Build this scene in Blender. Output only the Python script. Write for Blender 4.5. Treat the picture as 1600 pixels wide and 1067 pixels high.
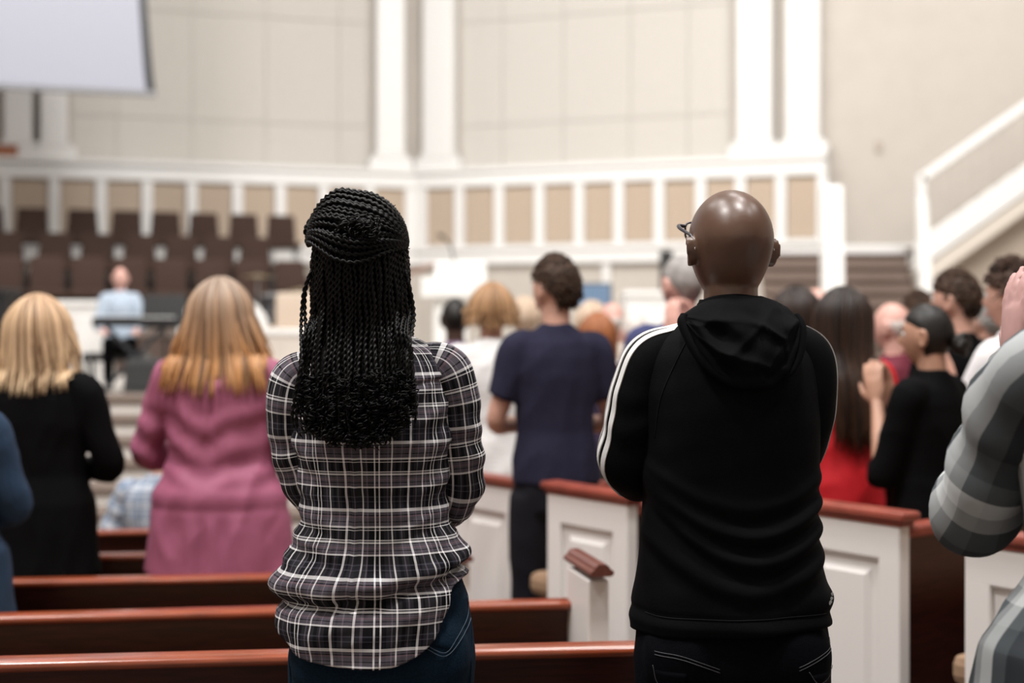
import bpy, bmesh, math, random
import numpy as np
from mathutils import Vector, Matrix

# ------------------------------------------------------------------ scene, camera, light
for _o in list(bpy.data.objects):
    bpy.data.objects.remove(_o, do_unlink=True)
SC = bpy.context.scene
COL = SC.collection
F = 2222.0          # focal length in pixels of the 1600 px wide frame
HC = 1.52           # camera height
PI = math.pi
random.seed(7)
RNG = np.random.default_rng(11)

cam_d = bpy.data.cameras.new('camera')
cam = bpy.data.objects.new('camera', cam_d)
COL.objects.link(cam)
cam.location = (0, 0, HC)
cam.rotation_euler = (PI / 2, 0, 0)
cam_d.sensor_width = 36.0
cam_d.lens = F / 1600 * 36.0
cam_d.shift_y = -33.5 / 1600
cam_d.clip_end = 200
cam_d.dof.use_dof = True
cam_d.dof.focus_distance = 2.68
cam_d.dof.aperture_fstop = 2.1
SC.camera = cam

SC.view_settings.view_transform = 'Standard'
SC.view_settings.look = 'None'
SC.view_settings.exposure = 0.0
SC.view_settings.gamma = 1.0
SC.view_settings.use_curve_mapping = False

w = bpy.data.worlds.new('world'); SC.world = w
w.use_nodes = True
w.node_tree.nodes['Background'].inputs[0].default_value = (0.75, 0.8, 1.0, 1)
w.node_tree.nodes['Background'].inputs[1].default_value = 0.15

def area(name, loc, target, size, power, col=(1, .96, .9), sy=None):
    d = bpy.data.lights.new(name, 'AREA')
    d.energy = power; d.color = col; d.size = size
    if sy:
        d.shape = 'RECTANGLE'; d.size_y = sy
    o = bpy.data.objects.new(name, d); COL.objects.link(o)
    o.location = loc
    v = Vector(target) - Vector(loc)
    o.rotation_euler = v.to_track_quat('-Z', 'Y').to_euler()
    return o
# stage wash, hung from the ceiling over the front pews
for x in (-7.5, -2.5, 2.5, 6.5):
    area('stage_wash_light', (x, 13.5, 9.2), (x * .9, 23.0, 3.6), 1.6, 360, (1, .985, .97))
# key lights for the platform and the front rows
for x in (-5, 1):
    area('platform_key_light', (x, 8.0, 9.3), (x, 15.0, 1.0), 1.4, 380, (1, .98, .96))
# dimmed house downlights above the pews
for x, y, p in ((-4.2, 1.8, 600), (.9, 1.9, 470), (4.6, 1.2, 150), (-3.2, 5.2, 210), (2.2, 5.4, 170), (6.4, 5.0, 150), (-1.6, -2.0, 70), (-6.5, -1.5, 120)):
    area('house_downlight', (x, y, 9.4), (x, y, 0), 0.9, p, (1, .975, .95))

# ------------------------------------------------------------------ materials
MATS = {}
def nt(name):
    m = bpy.data.materials.new(name); m.use_nodes = True
    t = m.node_tree
    return m, t, t.nodes['Principled BSDF']

def mat(name, col, rough=.6, spec=.5, noise=0.0, nscale=20, stretch=(1, 1, 1), bump=0.0, metal=0.0, coat=0.0, sheen=0.0, emit=None, estr=0, coord='Object'):
    if name in MATS: return MATS[name]
    m, t, b = nt(name)
    b.inputs['Base Color'].default_value = (*col, 1)
    b.inputs['Roughness'].default_value = rough
    b.inputs['Specular IOR Level'].default_value = spec
    b.inputs['Metallic'].default_value = metal
    b.inputs['Coat Weight'].default_value = coat
    b.inputs['Coat Roughness'].default_value = .15
    b.inputs['Sheen Weight'].default_value = sheen
    if emit:
        b.inputs['Emission Color'].default_value = (*emit, 1)
        b.inputs['Emission Strength'].default_value = estr
    if noise or bump:
        tc = t.nodes.new('ShaderNodeTexCoord'); mp = t.nodes.new('ShaderNodeMapping')
        mp.inputs['Scale'].default_value = stretch
        n = t.nodes.new('ShaderNodeTexNoise'); n.inputs['Scale'].default_value = nscale; n.inputs['Detail'].default_value = 5
        t.links.new(tc.outputs[coord], mp.inputs[0]); t.links.new(mp.outputs[0], n.inputs['Vector'])
        if noise:
            r = t.nodes.new('ShaderNodeValToRGB')
            r.color_ramp.elements[0].position = .3; r.color_ramp.elements[1].position = .7
            r.color_ramp.elements[0].color = (*[c * (1 - noise) for c in col], 1)
            r.color_ramp.elements[1].color = (*[min(1, c * (1 + noise)) for c in col], 1)
            t.links.new(n.outputs['Fac'], r.inputs[0]); t.links.new(r.outputs[0], b.inputs['Base Color'])
        if bump:
            bp = t.nodes.new('ShaderNodeBump'); bp.inputs['Strength'].default_value = bump; bp.inputs['Distance'].default_value = .01
            t.links.new(n.outputs['Fac'], bp.inputs['Height']); t.links.new(bp.outputs[0], b.inputs['Normal'])
    MATS[name] = m
    return m

def hair_mat(name, root, tip, dark, rough=.45, spec=.35):
    m, t, b = nt(name)
    a = t.nodes.new('ShaderNodeAttribute'); a.attribute_name = 'tone'
    s = t.nodes.new('ShaderNodeSeparateColor'); t.links.new(a.outputs['Color'], s.inputs[0])
    m1 = t.nodes.new('ShaderNodeMix'); m1.data_type = 'RGBA'
    m1.inputs[6].default_value = (*root, 1); m1.inputs[7].default_value = (*tip, 1)
    t.links.new(s.outputs[1], m1.inputs[0])
    m2 = t.nodes.new('ShaderNodeMix'); m2.data_type = 'RGBA'
    m2.inputs[7].default_value = (*dark, 1)
    t.links.new(m1.outputs[2], m2.inputs[6]); t.links.new(s.outputs[0], m2.inputs[0])
    t.links.new(m2.outputs[2], b.inputs['Base Color'])
    b.inputs['Roughness'].default_value = rough; b.inputs['Specular IOR Level'].default_value = spec
    MATS[name] = m
    return m

def plaid_mat(name, period, bands, gain=1.15, rough=.8, u_period=None, warp=None):
    """woven check: warp and weft read the same list of (start, colour) bands from the cloth's own UVs (metres)"""
    m, t, b = nt(name)
    uv = t.nodes.new('ShaderNodeUVMap'); sx = t.nodes.new('ShaderNodeSeparateXYZ')
    t.links.new(uv.outputs[0], sx.inputs[0])
    outs = []
    for k in range(2):
        mu = t.nodes.new('ShaderNodeMath'); mu.operation = 'MULTIPLY'; mu.inputs[1].default_value = 1 / (u_period if (u_period and k == 0) else period)
        fr = t.nodes.new('ShaderNodeMath'); fr.operation = 'FRACT'
        r = t.nodes.new('ShaderNodeValToRGB'); r.color_ramp.interpolation = 'CONSTANT'
        e = r.color_ramp.elements
        while len(e) > 1: e.remove(e[-1])
        bb = warp if (warp and k == 0) else bands
        e[0].position = 0; e[0].color = (*bb[0][1], 1)
        for p, c in bb[1:]:
            q = e.new(p); q.color = (*c, 1)
        t.links.new(sx.outputs[k], mu.inputs[0]); t.links.new(mu.outputs[0], fr.inputs[0]); t.links.new(fr.outputs[0], r.inputs[0])
        outs.append(r.outputs[0])
    mx = t.nodes.new('ShaderNodeMix'); mx.data_type = 'RGBA'; mx.inputs[0].default_value = .5
    t.links.new(outs[0], mx.inputs[6]); t.links.new(outs[1], mx.inputs[7])
    g = t.nodes.new('ShaderNodeMix'); g.data_type = 'RGBA'; g.blend_type = 'MULTIPLY'; g.inputs[0].default_value = 1
    g.inputs[7].default_value = (gain, gain, gain, 1)
    t.links.new(mx.outputs[2], g.inputs[6]); t.links.new(g.outputs[2], b.inputs['Base Color'])
    b.inputs['Roughness'].default_value = rough; b.inputs['Specular IOR Level'].default_value = .15
    n = t.nodes.new('ShaderNodeTexNoise'); n.inputs['Scale'].default_value = 900
    bp = t.nodes.new('ShaderNodeBump'); bp.inputs['Strength'].default_value = .15; bp.inputs['Distance'].default_value = .002
    t.links.new(uv.outputs[0], n.inputs['Vector']); t.links.new(n.outputs['Fac'], bp.inputs['Height']); t.links.new(bp.outputs[0], b.inputs['Normal'])
    MATS[name] = m
    return m

WHITE = mat('white_paint', (.78, .77, .75), .45)
WALL = mat('beige_wall', (.52, .475, .425), .85, noise=.03, nscale=3, bump=.05)
ACOU = mat('acoustic_panel', (.565, .535, .49), .9, noise=.03, nscale=60, bump=.1)
TAN = mat('tan_fabric_panel', (.47, .375, .29), .9, noise=.06, nscale=90, bump=.2)
CEIL = mat('ceiling_paint', (.6, .58, .54), .9, noise=.03, nscale=2)
CARPET = mat('carpet', (.10, .075, .062), .95, noise=.25, nscale=120, bump=.3)
BROWNC = mat('brown_step_carpet', (.23, .17, .14), .95, noise=.2, nscale=100, bump=.3)
STEPW = mat('step_riser_paint', (.80, .77, .73), .6, noise=.03, nscale=5)
CHAIRB = mat('brown_chair_leather', (.050, .028, .021), .75, spec=.2, noise=.15, nscale=30)
MAHOG = mat('mahogany', (.042, .0085, .005), .38, noise=.45, nscale=14, stretch=(.6, 8, 8), coat=.1, spec=.3)
RAILW = mat('mahogany_rail_lit', (.25, .052, .020), .27, noise=.3, nscale=14, stretch=(.6, 8, 8), coat=.5)  # same wood as the panels, colour lightened for the light its top catches
PEWW = mat('pew_white_paint', (.84, .81, .79), .4)
CUSH = mat('tan_cushion', (.33, .21, .13), .85, noise=.2, nscale=200, bump=.3)
BLACKP = mat('black_plastic', (.012, .012, .013), .45)
DKMET = mat('dark_metal', (.04, .042, .048), .4, metal=.6)
GREYM = mat('grey_metal', (.35, .36, .38), .35, metal=.7)
BEIGEU = mat('beige_upholstery', (.55, .45, .36), .8, noise=.05, nscale=60)

# ------------------------------------------------------------------ mesh helpers
class MB:
    def __init__(s):
        s.v = []; s.f = []; s.n = 0; s.uv = {}; s.tone = []; s.has_tone = False
    def add(s, V, Fs, uvs=None, tone=None):
        V = np.asarray(V, float).reshape(-1, 3)
        o = s.n
        s.v.append(V); s.n += len(V)
        base = len(s.f)
        s.f.extend([tuple(i + o for i in f) for f in Fs])
        if uvs is not None:
            for k, u in enumerate(uvs): s.uv[base + k] = u
        if tone is not None:
            s.has_tone = True; s.tone.append(np.asarray(tone, float).reshape(-1, 2))
        else:
            s.tone.append(np.zeros((len(V), 2)))
        return s
    def box(s, c, size, rot=0.0, M=None):
        x, y, z = [a / 2 for a in size]
        V = np.array([(-x, -y, -z), (x, -y, -z), (x, y, -z), (-x, y, -z), (-x, -y, z), (x, -y, z), (x, y, z), (-x, y, z)])
        if rot:
            ca, sa = math.cos(rot), math.sin(rot)
            V = V @ np.array([[ca, sa, 0], [-sa, ca, 0], [0, 0, 1]])
        if M is not None: V = V @ np.array(M).T
        return s.add(V + np.array(c), [(0, 3, 2, 1), (4, 5, 6, 7), (0, 1, 5, 4), (1, 2, 6, 5), (2, 3, 7, 6), (3, 0, 4, 7)])
    def quadprism(s, pts, h):
        """pts: four (x,y,z) bottom corners counter-clockwise, raised by h"""
        V = [tuple(p) for p in pts] + [(p[0], p[1], p[2] + h) for p in pts]
        n = len(pts)
        Fs = [tuple(range(n))[::-1], tuple(range(n, 2 * n))] + [(i, (i + 1) % n, (i + 1) % n + n, i + n) for i in range(n)]
        return s.add(V, Fs)
    def rings(s, R, cap=True, uvs=False, tone=None):
        """R: (m, n, 3) closed rings joined into a skin"""
        R = np.asarray(R, float); m, n, _ = R.shape
        Fs = []
        for j in range(m - 1):
            a = j * n; b = a + n
            for i in range(n):
                k = (i + 1) % n
                Fs.append((a + i, a + k, b + k, b + i))
        if cap:
            Fs.append(tuple(range(n))[::-1]); Fs.append(tuple(range((m - 1) * n, m * n)))
        return s.add(R.reshape(-1, 3), Fs, tone=tone)
    def tube(s, path, rad, n=8, flat=1.0, ref=(0, 0, 1), cap=True, tone=None):
        return s.rings(sweep(path, rad, n, flat, ref), cap, tone=tone)
    def sphere(s, c, r, nu=16, nv=10, M=None):
        r = np.array(r if hasattr(r, '__len__') else (r, r, r), float)
        th = np.linspace(0.02, PI - .02, nv); ph = np.linspace(0, 2 * PI, nu, endpoint=False)
        T, P = np.meshgrid(th, ph, indexing='ij')
        V = np.stack([np.sin(T) * np.cos(P), np.sin(T) * np.sin(P), -np.cos(T)], -1) * r
        if M is not None: V = V @ np.array(M)[:3, :3].T
        return s.rings(V + np.array(c))
    def lathe(s, c, prof, n=20):
        a = np.linspace(0, 2 * PI, n, endpoint=False)
        R = [[(c[0] + r * math.cos(t), c[1] + r * math.sin(t), c[2] + z) for t in a] for r, z in prof]
        return s.rings(R)
    def mesh(s, name, smooth=False):
        me = bpy.data.meshes.new(name)
        V = np.concatenate(s.v) if s.v else np.zeros((0, 3))
        me.from_pydata(V.tolist(), [], s.f)
        if s.uv:
            uvl = me.uv_layers.new(name='UVMap')
            arr = np.zeros((len(me.loops), 2))
            for k, u in s.uv.items():
                p = me.polygons[k]
                arr[p.loop_start:p.loop_start + p.loop_total] = u
            uvl.data.foreach_set('uv', arr.ravel())
        if s.has_tone:
            T = np.concatenate(s.tone)
            at = me.attributes.new('tone', 'FLOAT_COLOR', 'POINT')
            c = np.zeros((len(T), 4)); c[:, :2] = T; c[:, 3] = 1
            at.data.foreach_set('color', c.ravel())
        if smooth:
            me.polygons.foreach_set('use_smooth', np.ones(len(me.polygons), bool))
        me.update()
        return me
    def build(s, name, m=None, parent=None, smooth=False, bevel=0.0, seg=2):
        return link(name, s.mesh(name, smooth), m, parent, bevel, seg)

def link(name, me, m=None, parent=None, bevel=0.0, seg=2):
    o = bpy.data.objects.new(name, me); COL.objects.link(o)
    if m is not None:
        me.materials.clear(); me.materials.append(m)
    if parent is not None: o.parent = parent
    if bevel:
        b = o.modifiers.new('bevel', 'BEVEL'); b.width = bevel; b.segments = seg; b.limit_method = 'ANGLE'
    return o

def sweep(path, rad, n=8, flat=1.0, ref=(0, 0, 1)):
    P = np.asarray(path, float); m = len(P)
    rad = np.broadcast_to(np.asarray(rad, float), (m,)) if np.ndim(rad) <= 1 and np.size(rad) in (1, m) else np.interp(np.linspace(0, 1, m), np.linspace(0, 1, len(rad)), rad)
    T = np.gradient(P, axis=0)
    T /= np.linalg.norm(T, axis=1)[:, None] + 1e-12
    a = np.asarray(ref, float)
    a = a - T[0] * a.dot(T[0])
    if np.linalg.norm(a) < 1e-4:
        a = np.array((1.0, 0, 0)); a = a - T[0] * a.dot(T[0])
    a /= np.linalg.norm(a)
    ang = np.linspace(0, 2 * PI, n, endpoint=False)
    R = np.zeros((m, n, 3))
    for j in range(m):
        a = a - T[j] * a.dot(T[j]); a /= np.linalg.norm(a) + 1e-12
        b = np.cross(T[j], a)
        R[j] = P[j] + rad[j] * (np.cos(ang)[:, None] * a * flat + np.sin(ang)[:, None] * b)
    return R

def curve(pts, n=16):
    """Catmull-Rom through pts"""
    P = np.asarray(pts, float)
    if len(P) == 2: return P[0] + (P[1] - P[0]) * np.linspace(0, 1, n)[:, None]
    Q = np.vstack([2 * P[0] - P[1], P, 2 * P[-1] - P[-2]])
    t = np.linspace(0, len(P) - 1 - 1e-9, n)
    i = t.astype(int); u = (t - i)[:, None]
    a, b, c, d = Q[i], Q[i + 1], Q[i + 2], Q[i + 3]
    return .5 * (2 * b + (c - a) * u + (2 * a - 5 * b + 4 * c - d) * u ** 2 + (3 * b - a - 3 * c + d) * u ** 3)

def remesh(mb, voxel, smooth=5, factor=.5):
    me = mb.mesh('tmp')
    o = bpy.data.objects.new('tmp', me); COL.objects.link(o)
    r = o.modifiers.new('r', 'REMESH'); r.mode = 'VOXEL'; r.voxel_size = voxel; r.use_smooth_shade = True
    if smooth:
        sm = o.modifiers.new('s', 'SMOOTH'); sm.iterations = smooth; sm.factor = factor
    dg = bpy.context.evaluated_depsgraph_get()
    out = bpy.data.meshes.new_from_object(o.evaluated_get(dg))
    bpy.data.objects.remove(o, do_unlink=True); bpy.data.meshes.remove(me)
    out.polygons.foreach_set('use_smooth', np.ones(len(out.polygons), bool))
    return out

def co(me):
    a = np.zeros(len(me.vertices) * 3); me.vertices.foreach_get('co', a); return a.reshape(-1, 3)
def setco(me, V):
    me.vertices.foreach_set('co', np.ascontiguousarray(V).ravel()); me.update()
def normals(me):
    a = np.zeros(len(me.vertices) * 3); me.vertices.foreach_get('normal', a); return a.reshape(-1, 3)

def wob(V, scale, seed, n=7):
    """smooth pseudo-noise in [-1,1] from a few directed sines"""
    r = np.random.default_rng(seed)
    out = np.zeros(len(V))
    for _ in range(n):
        k = r.normal(size=3) * np.asarray(scale); out += np.sin(V @ k + r.uniform(0, 6.28))
    return out / n * 1.6

def crumple(me, amp, scale, seed):
    V = co(me); N = normals(me)
    w_ = wob(V, scale, seed)
    warp = V + .02 * np.stack([wob(V, 9, seed + 1), wob(V, 9, seed + 2), wob(V, 9, seed + 3)], 1)
    w_ = wob(warp, scale, seed)
    setco(me, V + N * (amp * (1 - 2 * np.abs(w_)))[:, None] * .6)

def thing(name, label, cat, loc=(0, 0, 0), rz=0.0, group=None):
    o = bpy.data.objects.new(name, None); COL.objects.link(o)
    o.empty_display_size = .1
    o.location = loc; o.rotation_euler = (0, 0, rz)
    return tag(o, label, cat, group)
def tag(o, label, cat, group=None):
    o['label'] = label; o['category'] = cat
    if group: o['group'] = group
    return o
def struct(o):
    o['kind'] = 'structure'; return o
def copy_tree(o, parent=None):
    c = o.copy(); COL.objects.link(c)
    if parent is not None: c.parent = parent
    for ch in o.children: copy_tree(ch, c)
    return c
def ss(a, b, x):
    t = np.clip((x - a) / (b - a), 0, 1); return t * t * (3 - 2 * t)
def PX(px, d): return (px - 800) / F * d
def PZ(py, d): return HC - (py - 500) / F * d
def W(px, py, d): return (PX(px, d), d, PZ(py, d))

def floorz(x, y):
    xa = .75 - .42 * (y - 3.2)
    t = float(ss(-.25, .35, np.array(x - xa)))
    left = .078 * max(0, y - 2.78); right = .045 * max(0, y - 4.2)
    return -min(.5, left * (1 - t) + right * t)
# ------------------------------------------------------------------ the setting: room shell
V0 = np.array((-1.62, 24.0))
class Wing:
    def __init__(s, d, sign):
        s.d = np.array(d) / np.linalg.norm(d); s.sign = sign
        s.rot = math.atan2(s.d[1] * sign, s.d[0] * sign)
        s.n = np.array((math.sin(s.rot), -math.cos(s.rot)))
    def s_of(s, px, off=0.0):
        k = (px - 800) / F; b = V0 + s.n * off
        return (k * b[1] - b[0]) / (s.d[0] - k * s.d[1])
    def pt(s, a, off=0.0): return V0 + s.d * a + s.n * off
    def box(s, mb, s0, s1, o0, o1, z0, z1):
        c = s.pt((s0 + s1) / 2, (o0 + o1) / 2)
        mb.box((c[0], c[1], (z0 + z1) / 2), (abs(s1 - s0), abs(o1 - o0), z1 - z0), s.rot)
        return mb
LW = Wing((-.953, -.302), -1); RW = Wing((.936, -.352), 1)
LEND, REND = 11.9, 14.5
ZR = 4.03
# floor that falls towards the platform
nx, ny = 56, 76
xs = np.linspace(-13, 12, nx); ys = np.linspace(-6, 13.0, ny)
V = [(x, y, floorz(x, y)) for y in ys for x in xs]
Fs = [(j * nx + i, j * nx + i + 1, (j + 1) * nx + i + 1, (j + 1) * nx + i) for j in range(ny - 1) for i in range(nx - 1)]
struct(MB().add(V, Fs).build('floor', CARPET, smooth=True))
struct(MB().box((-.5, 9.5, 9.95), (25.6, 31.6, .3)).build('ceiling', CEIL))
struct(MB().box((-13.15, 7.5, 4.6), (.3, 28, 10.4)).build('wall_left', WALL))
struct(MB().box((12.15, 6.5, 4.6), (.3, 26, 10.4)).build('wall_right', WALL))
struct(MB().box((-.5, -6.15, 4.6), (25.6, .3, 10.4)).build('wall_rear', WALL))
for nm, wg, end in (('wall_back_left', LW, LEND), ('wall_back_right', RW, REND)):
    mb = MB(); wg.box(mb, -.42, end, -.75, -.45, -.5, 9.9)
    o = struct(mb.build(nm, WALL))
    if wg is LW: pxs = [574, 530, 415, 300, 182, 112]
    else: pxs = [722, 785, 880, 985, 1075, 1142]
    for a, b in zip(pxs[:-1], pxs[1:]):
        sa, sb = sorted((wg.s_of(a, -.42), wg.s_of(b, -.42)))
        for z0, z1 in ((4.10, 4.80), (4.80, 6.56), (6.56, 8.3)):
            mb = MB(); wg.box(mb, sa + .004, sb - .004, -.45, -.425, z0 + .004, z1 - .004)
            mb.build('panel', ACOU, o, bevel=.006)
# loft front: rails, stiles and fabric panels
for nm, wg, end, stiles in (('wall_loft_left', LW, LEND, [645, 578, 506, 438, 371, 300, 230, 158, 85, 8, -72, -155]),
                            ('wall_loft_right', RW, RW.s_of(1291), [655, 718, 780, 843, 905, 967, 1030, 1095, 1157, 1220, 1285])):
    mb = MB(); wg.box(mb, -.05, end, -.45, -.12, .8, ZR - .25)
    o = struct(mb.build(nm, WALL))
    for k in (1,):
        mb = MB(); wg.box(mb, -.03, end, -.45, .10, ZR - .06, ZR + .02); wg.box(mb, -.03, end, -.45, .03, ZR - .26, ZR - .06); wg.box(mb, -.03, end, -.45, .06, ZR - .30, ZR - .26)
        mb.build('top_rail', WHITE, o, bevel=.012)
        mb = MB(); wg.box(mb, -.03, end, -.12, .04, 2.44, 2.70); wg.box(mb, -.03, end, -.12, .10, 2.66, 2.76)
        mb.build('bottom_rail', WHITE, o, bevel=.012)
    ss_ = [wg.s_of(p) for p in stiles]
    for q, a in enumerate(ss_):
        hw = .085 if q else .14
        mb = MB(); wg.box(mb, a - hw, a + hw, -.12, .035, 2.74, ZR - .28)
        mb.build('stile', WHITE, o, bevel=.01)
    for a, b in zip(ss_[:-1], ss_[1:]):
        mb = MB(); wg.box(mb, a + .09, b - .09, -.12, -.03, 2.77, ZR - .30)
        mb.build('panel', TAN, o, bevel=.015)
# columns standing on the loft ledge
def column(px0, px1, label):
    pm = (px0 + px1) / 2; wg = LW if pm < 650 else RW
    a0, a1 = sorted((wg.s_of(px0, -.2), wg.s_of(px1, -.2))); c = wg.pt((a0 + a1) / 2, -.265); wd = (a1 - a0)
    t = thing('column', label, 'column', (c[0], c[1], ZR + .02), wg.rot)
    MB().box((0, 0, 3.05), (wd, .26, 5.6)).build('shaft', WHITE, t, bevel=.03)
    MB().box((0, 0, .10), (wd + .26, .31, .2)).box((0, 0, .235), (wd + .13, .29, .07)).build('base', WHITE, t, bevel=.025)
    MB().box((0, 0, 5.78), (wd + .2, .31, .16)).build('capital', WHITE, t, bevel=.02)
column(588, 632, 'white square column at the apse bend, beside the long cream panel bay')
column(662, 708, 'white square column at the apse bend, beside the shorter panel bay')
column(1152, 1206, 'white square column beside the panel bay, one short of the plain wall')
column(1228, 1281, 'white square column standing at the end of the loft ledge')
column(63, 106, 'white square column under the corner of the projection screen')
column(6, 50, 'white square column beside the orange wooden box under the screen')
# small things on the ledge and the plain wall
p = LW.pt(LW.s_of(8, .02), .02)
t = thing('wooden_box', 'orange brown wooden box standing on the loft ledge under the screen', 'box', (p[0], p[1], ZR + .02), LW.rot)
MB().box((0, 0, .075), (.36, .14, .15)).build('body', mat('orange_wood', (.36, .13, .06), .5, noise=.2, nscale=8, stretch=(1, 6, 6)), t, bevel=.012)
MB().box((0, 0, .16), (.38, .155, .02)).build('lid', MATS['orange_wood'], t, bevel=.005)
p = RW.pt(RW.s_of(1373, -.45), -.43)
t = thing('wall_plate', 'small beige wall plate alone on the plain wall beside the columns', 'wall plate', (p[0], p[1], PZ(229, p[1])), RW.rot)
MB().box((0, 0, 0), (.11, .03, .17)).build('plate', mat('plate_beige', (.42, .36, .30), .6), t, bevel=.01)
MB().box((0, -.02, 0), (.035, .015, .06)).build('toggle', mat('plate_beige2', (.5, .44, .38), .5), t, bevel=.004)
# projection screen
SCR = mat('screen_cloth', (.22, .22, .24), .8, emit=(.72, .76, 1.0), estr=.20)
p = W(228, 141, 18.0)
t = thing('projection_screen', 'large white projection screen with black border hanging high beside the columns', 'screen', p, math.radians(18))
zs = np.linspace(0, 4.6, 24)
edge = -.11 * (zs / 1.1) ** .8 * .8; edge = np.maximum(edge, -.5)
LX = -6.2
def strip(L, R, z, y0, y1, name, m, par):
    V = []
    for a, b, zz in zip(L, R, z): V += [(a, y0, zz), (b, y0, zz), (b, y1, zz), (a, y1, zz)]
    return MB().rings(np.array(V).reshape(-1, 4, 3)).build(name, m, par)
strip(np.full(24, LX), edge, zs, 0, .012, 'cloth', SCR, t)
strip(edge, edge + .115 - .008 * zs, zs, -.004, .016, 'border', BLACKP, t)
MB().box(((LX + .12) / 2, 0, -.045), (abs(LX) + .14, .05, .07)).build('bottom_bar', mat('bar_grey', (.16, .16, .17), .5), t, bevel=.01)
MB().box(((LX) / 2 - .2, .03, 4.66), (abs(LX) + .3, .2, .2)).build('case', WHITE, t, bevel=.03)
MB().tube([(-.6, .03, 4.7), (-.6, .03, 5.4)], .02).build('hanger', GREYM, t)
MB().tube([(-5.4, .03, 4.7), (-5.4, .03, 5.4)], .02).build('hanger', GREYM, t)
# platform with carpeted front steps
SZ = .82
STF = mat('platform_floor', (.62, .58, .54), .7, noise=.06, nscale=30)
q = [(-12.95, 13.08), tuple([11.95, 13.08]), (11.95, RW.pt(14.45, .0)[1]), tuple(V0), (-12.95, LW.pt(11.85, 0)[1])]
pl = struct(MB().quadprism([(a, b, -.55) for a, b in q], SZ + .55).build('floor_platform', STF))
STEPC = mat('step_tread_carpet', (.20, .155, .13), .95, noise=.15, nscale=120, bump=.2)
for k in range(8):
    zt = SZ - .165 * k; y = 13.0 - .35 * k
    MB().box((-1.5, y + .15 if k == 0 else y + .175, (zt - .05 - .55) / 2), (17, .3 if k == 0 else .35, zt - .05 + .55)).build('step', STEPW, pl)
    MB().box((-1.5, y + .16, zt - .024), (17.02, .40, .076)).build('tread', STEPC, pl, bevel=.02)
# choir tiers and chairs
TROT = math.radians(24)
def chair_pt(px, py, z):
    d = F * (z - HC) / (500 - py); return np.array((PX(px, d), d))
rows = []
for zt, py0, py1, pxs in ((3.14, 323, 335, [-20, 50, 130, 199, 261, 321, 384, 443]), (2.72, 361, 370.5, [-55, 10, 87, 153, 220, 285, 345, 402]), (2.34, 399, 406, [-60, 8, 74, 139, 204, 269, 333, 396, 458])):
    rows.append((zt, [chair_pt(p, py0 + (py1 - py0) * (p - 50) / 400, zt) for p in pxs]))
CH = .93
# tiers: one long step under each row
tier_root = None
for k, (zt, pts) in enumerate(rows):
    a, b = pts[0], pts[-1]; u = (b - a) / np.linalg.norm(b - a); n = np.array((-u[1], u[0]))
    a = a - u * 2.2; b = b + u * .55
    f0 = -.45; b0 = .55 + (2 - k) * .0
    c = (a + b) / 2 + n * .06
    o = MB().box((c[0], c[1], (zt - CH + SZ) / 2 - .001), (np.linalg.norm(b - a), .98, zt - CH - SZ), math.atan2(u[1], u[0])).build('choir_tier', mat('tier_carpet', (.075, .05, .04), .95, noise=.2, nscale=100), None, bevel=.01)
    c2 = c - n * .50
    MB().box((c2[0], c2[1], zt - CH - .06), (np.linalg.norm(b - a), .05, .10), math.atan2(u[1], u[0])).build('nosing', mat('tier_nosing', (.13, .10, .085), .6), o, bevel=.01)
    c3 = (b + n * .06) + u * .025
    MB().box((c3[0], c3[1], (zt - CH + SZ) / 2), (.04, .96, zt - CH - SZ - .02), math.atan2(u[1], u[0])).build('end_panel', WHITE, o, bevel=.005)
    tag(o, ['carpeted tier under the back row of brown choir chairs', 'carpeted tier under the middle row of brown choir chairs', 'low carpeted tier under the front row of brown choir chairs'][k], 'riser')
def make_choir_chair():
    t = thing('choir_chair', '', 'chair')
    w_ = .42
    # backrest: softly domed pad
    g = []
    for z, d, hw in np.array([(.40, .0, .19), (.42, .03, .205), (.60, .042, .21), (.80, .036, .21), (.91, .03, .20), (.93, .0, .18)]):
        e = .02 + .02 * (d > .01)
        g.append([(-hw, .20 - e - d * .3 + .10 * (z - .4), z), (hw, .20 - e - d * .3 + .10 * (z - .4), z), (hw, .225 + .10 * (z - .4), z), (-hw, .225 + .10 * (z - .4), z)])
    MB().rings(np.array(g)).build('backrest', CHAIRB, t, bevel=.012)
    MB().box((0, -.03, .445), (w_ + .09, .44, .085)).build('seat', CHAIRB, t, bevel=.025)
    for sx in (-1, 1):
        for y, ty in ((-.2, -.23), (.17, .22)):
            MB().tube([(sx * .19, y, .41), (sx * .2, ty, 0)], .012, 6).build('leg', DKMET, t)
    for sx in (-1, 1):
        MB().tube([(sx * .215, .18, .3), (sx * .215, .235, .7)], .011, 6).build('back_frame', DKMET, t)
    return t
proto = make_choir_chair()
ordn = ['first', 'second', 'third', 'fourth', 'fifth', 'sixth', 'seventh', 'eighth', 'ninth']
first = True
for k, (zt, pts) in enumerate(rows):
    u = pts[-1] - pts[0]; ang = math.atan2(u[1], u[0])
    for i, p in enumerate(pts):
        j = len(pts) - 1 - i
        o = proto if first else copy_tree(proto); first = False
        o.location = (p[0], p[1] - .02, zt - CH); o.rotation_euler = (0, 0, ang * .75)
        o['label'] = 'brown choir chair, %s from the apse end of the %s row' % (ordn[j], ['back', 'middle', 'front'][k])
        o['group'] = 'choir chairs on the %s tier' % ['back', 'middle', 'front'][k]
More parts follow.
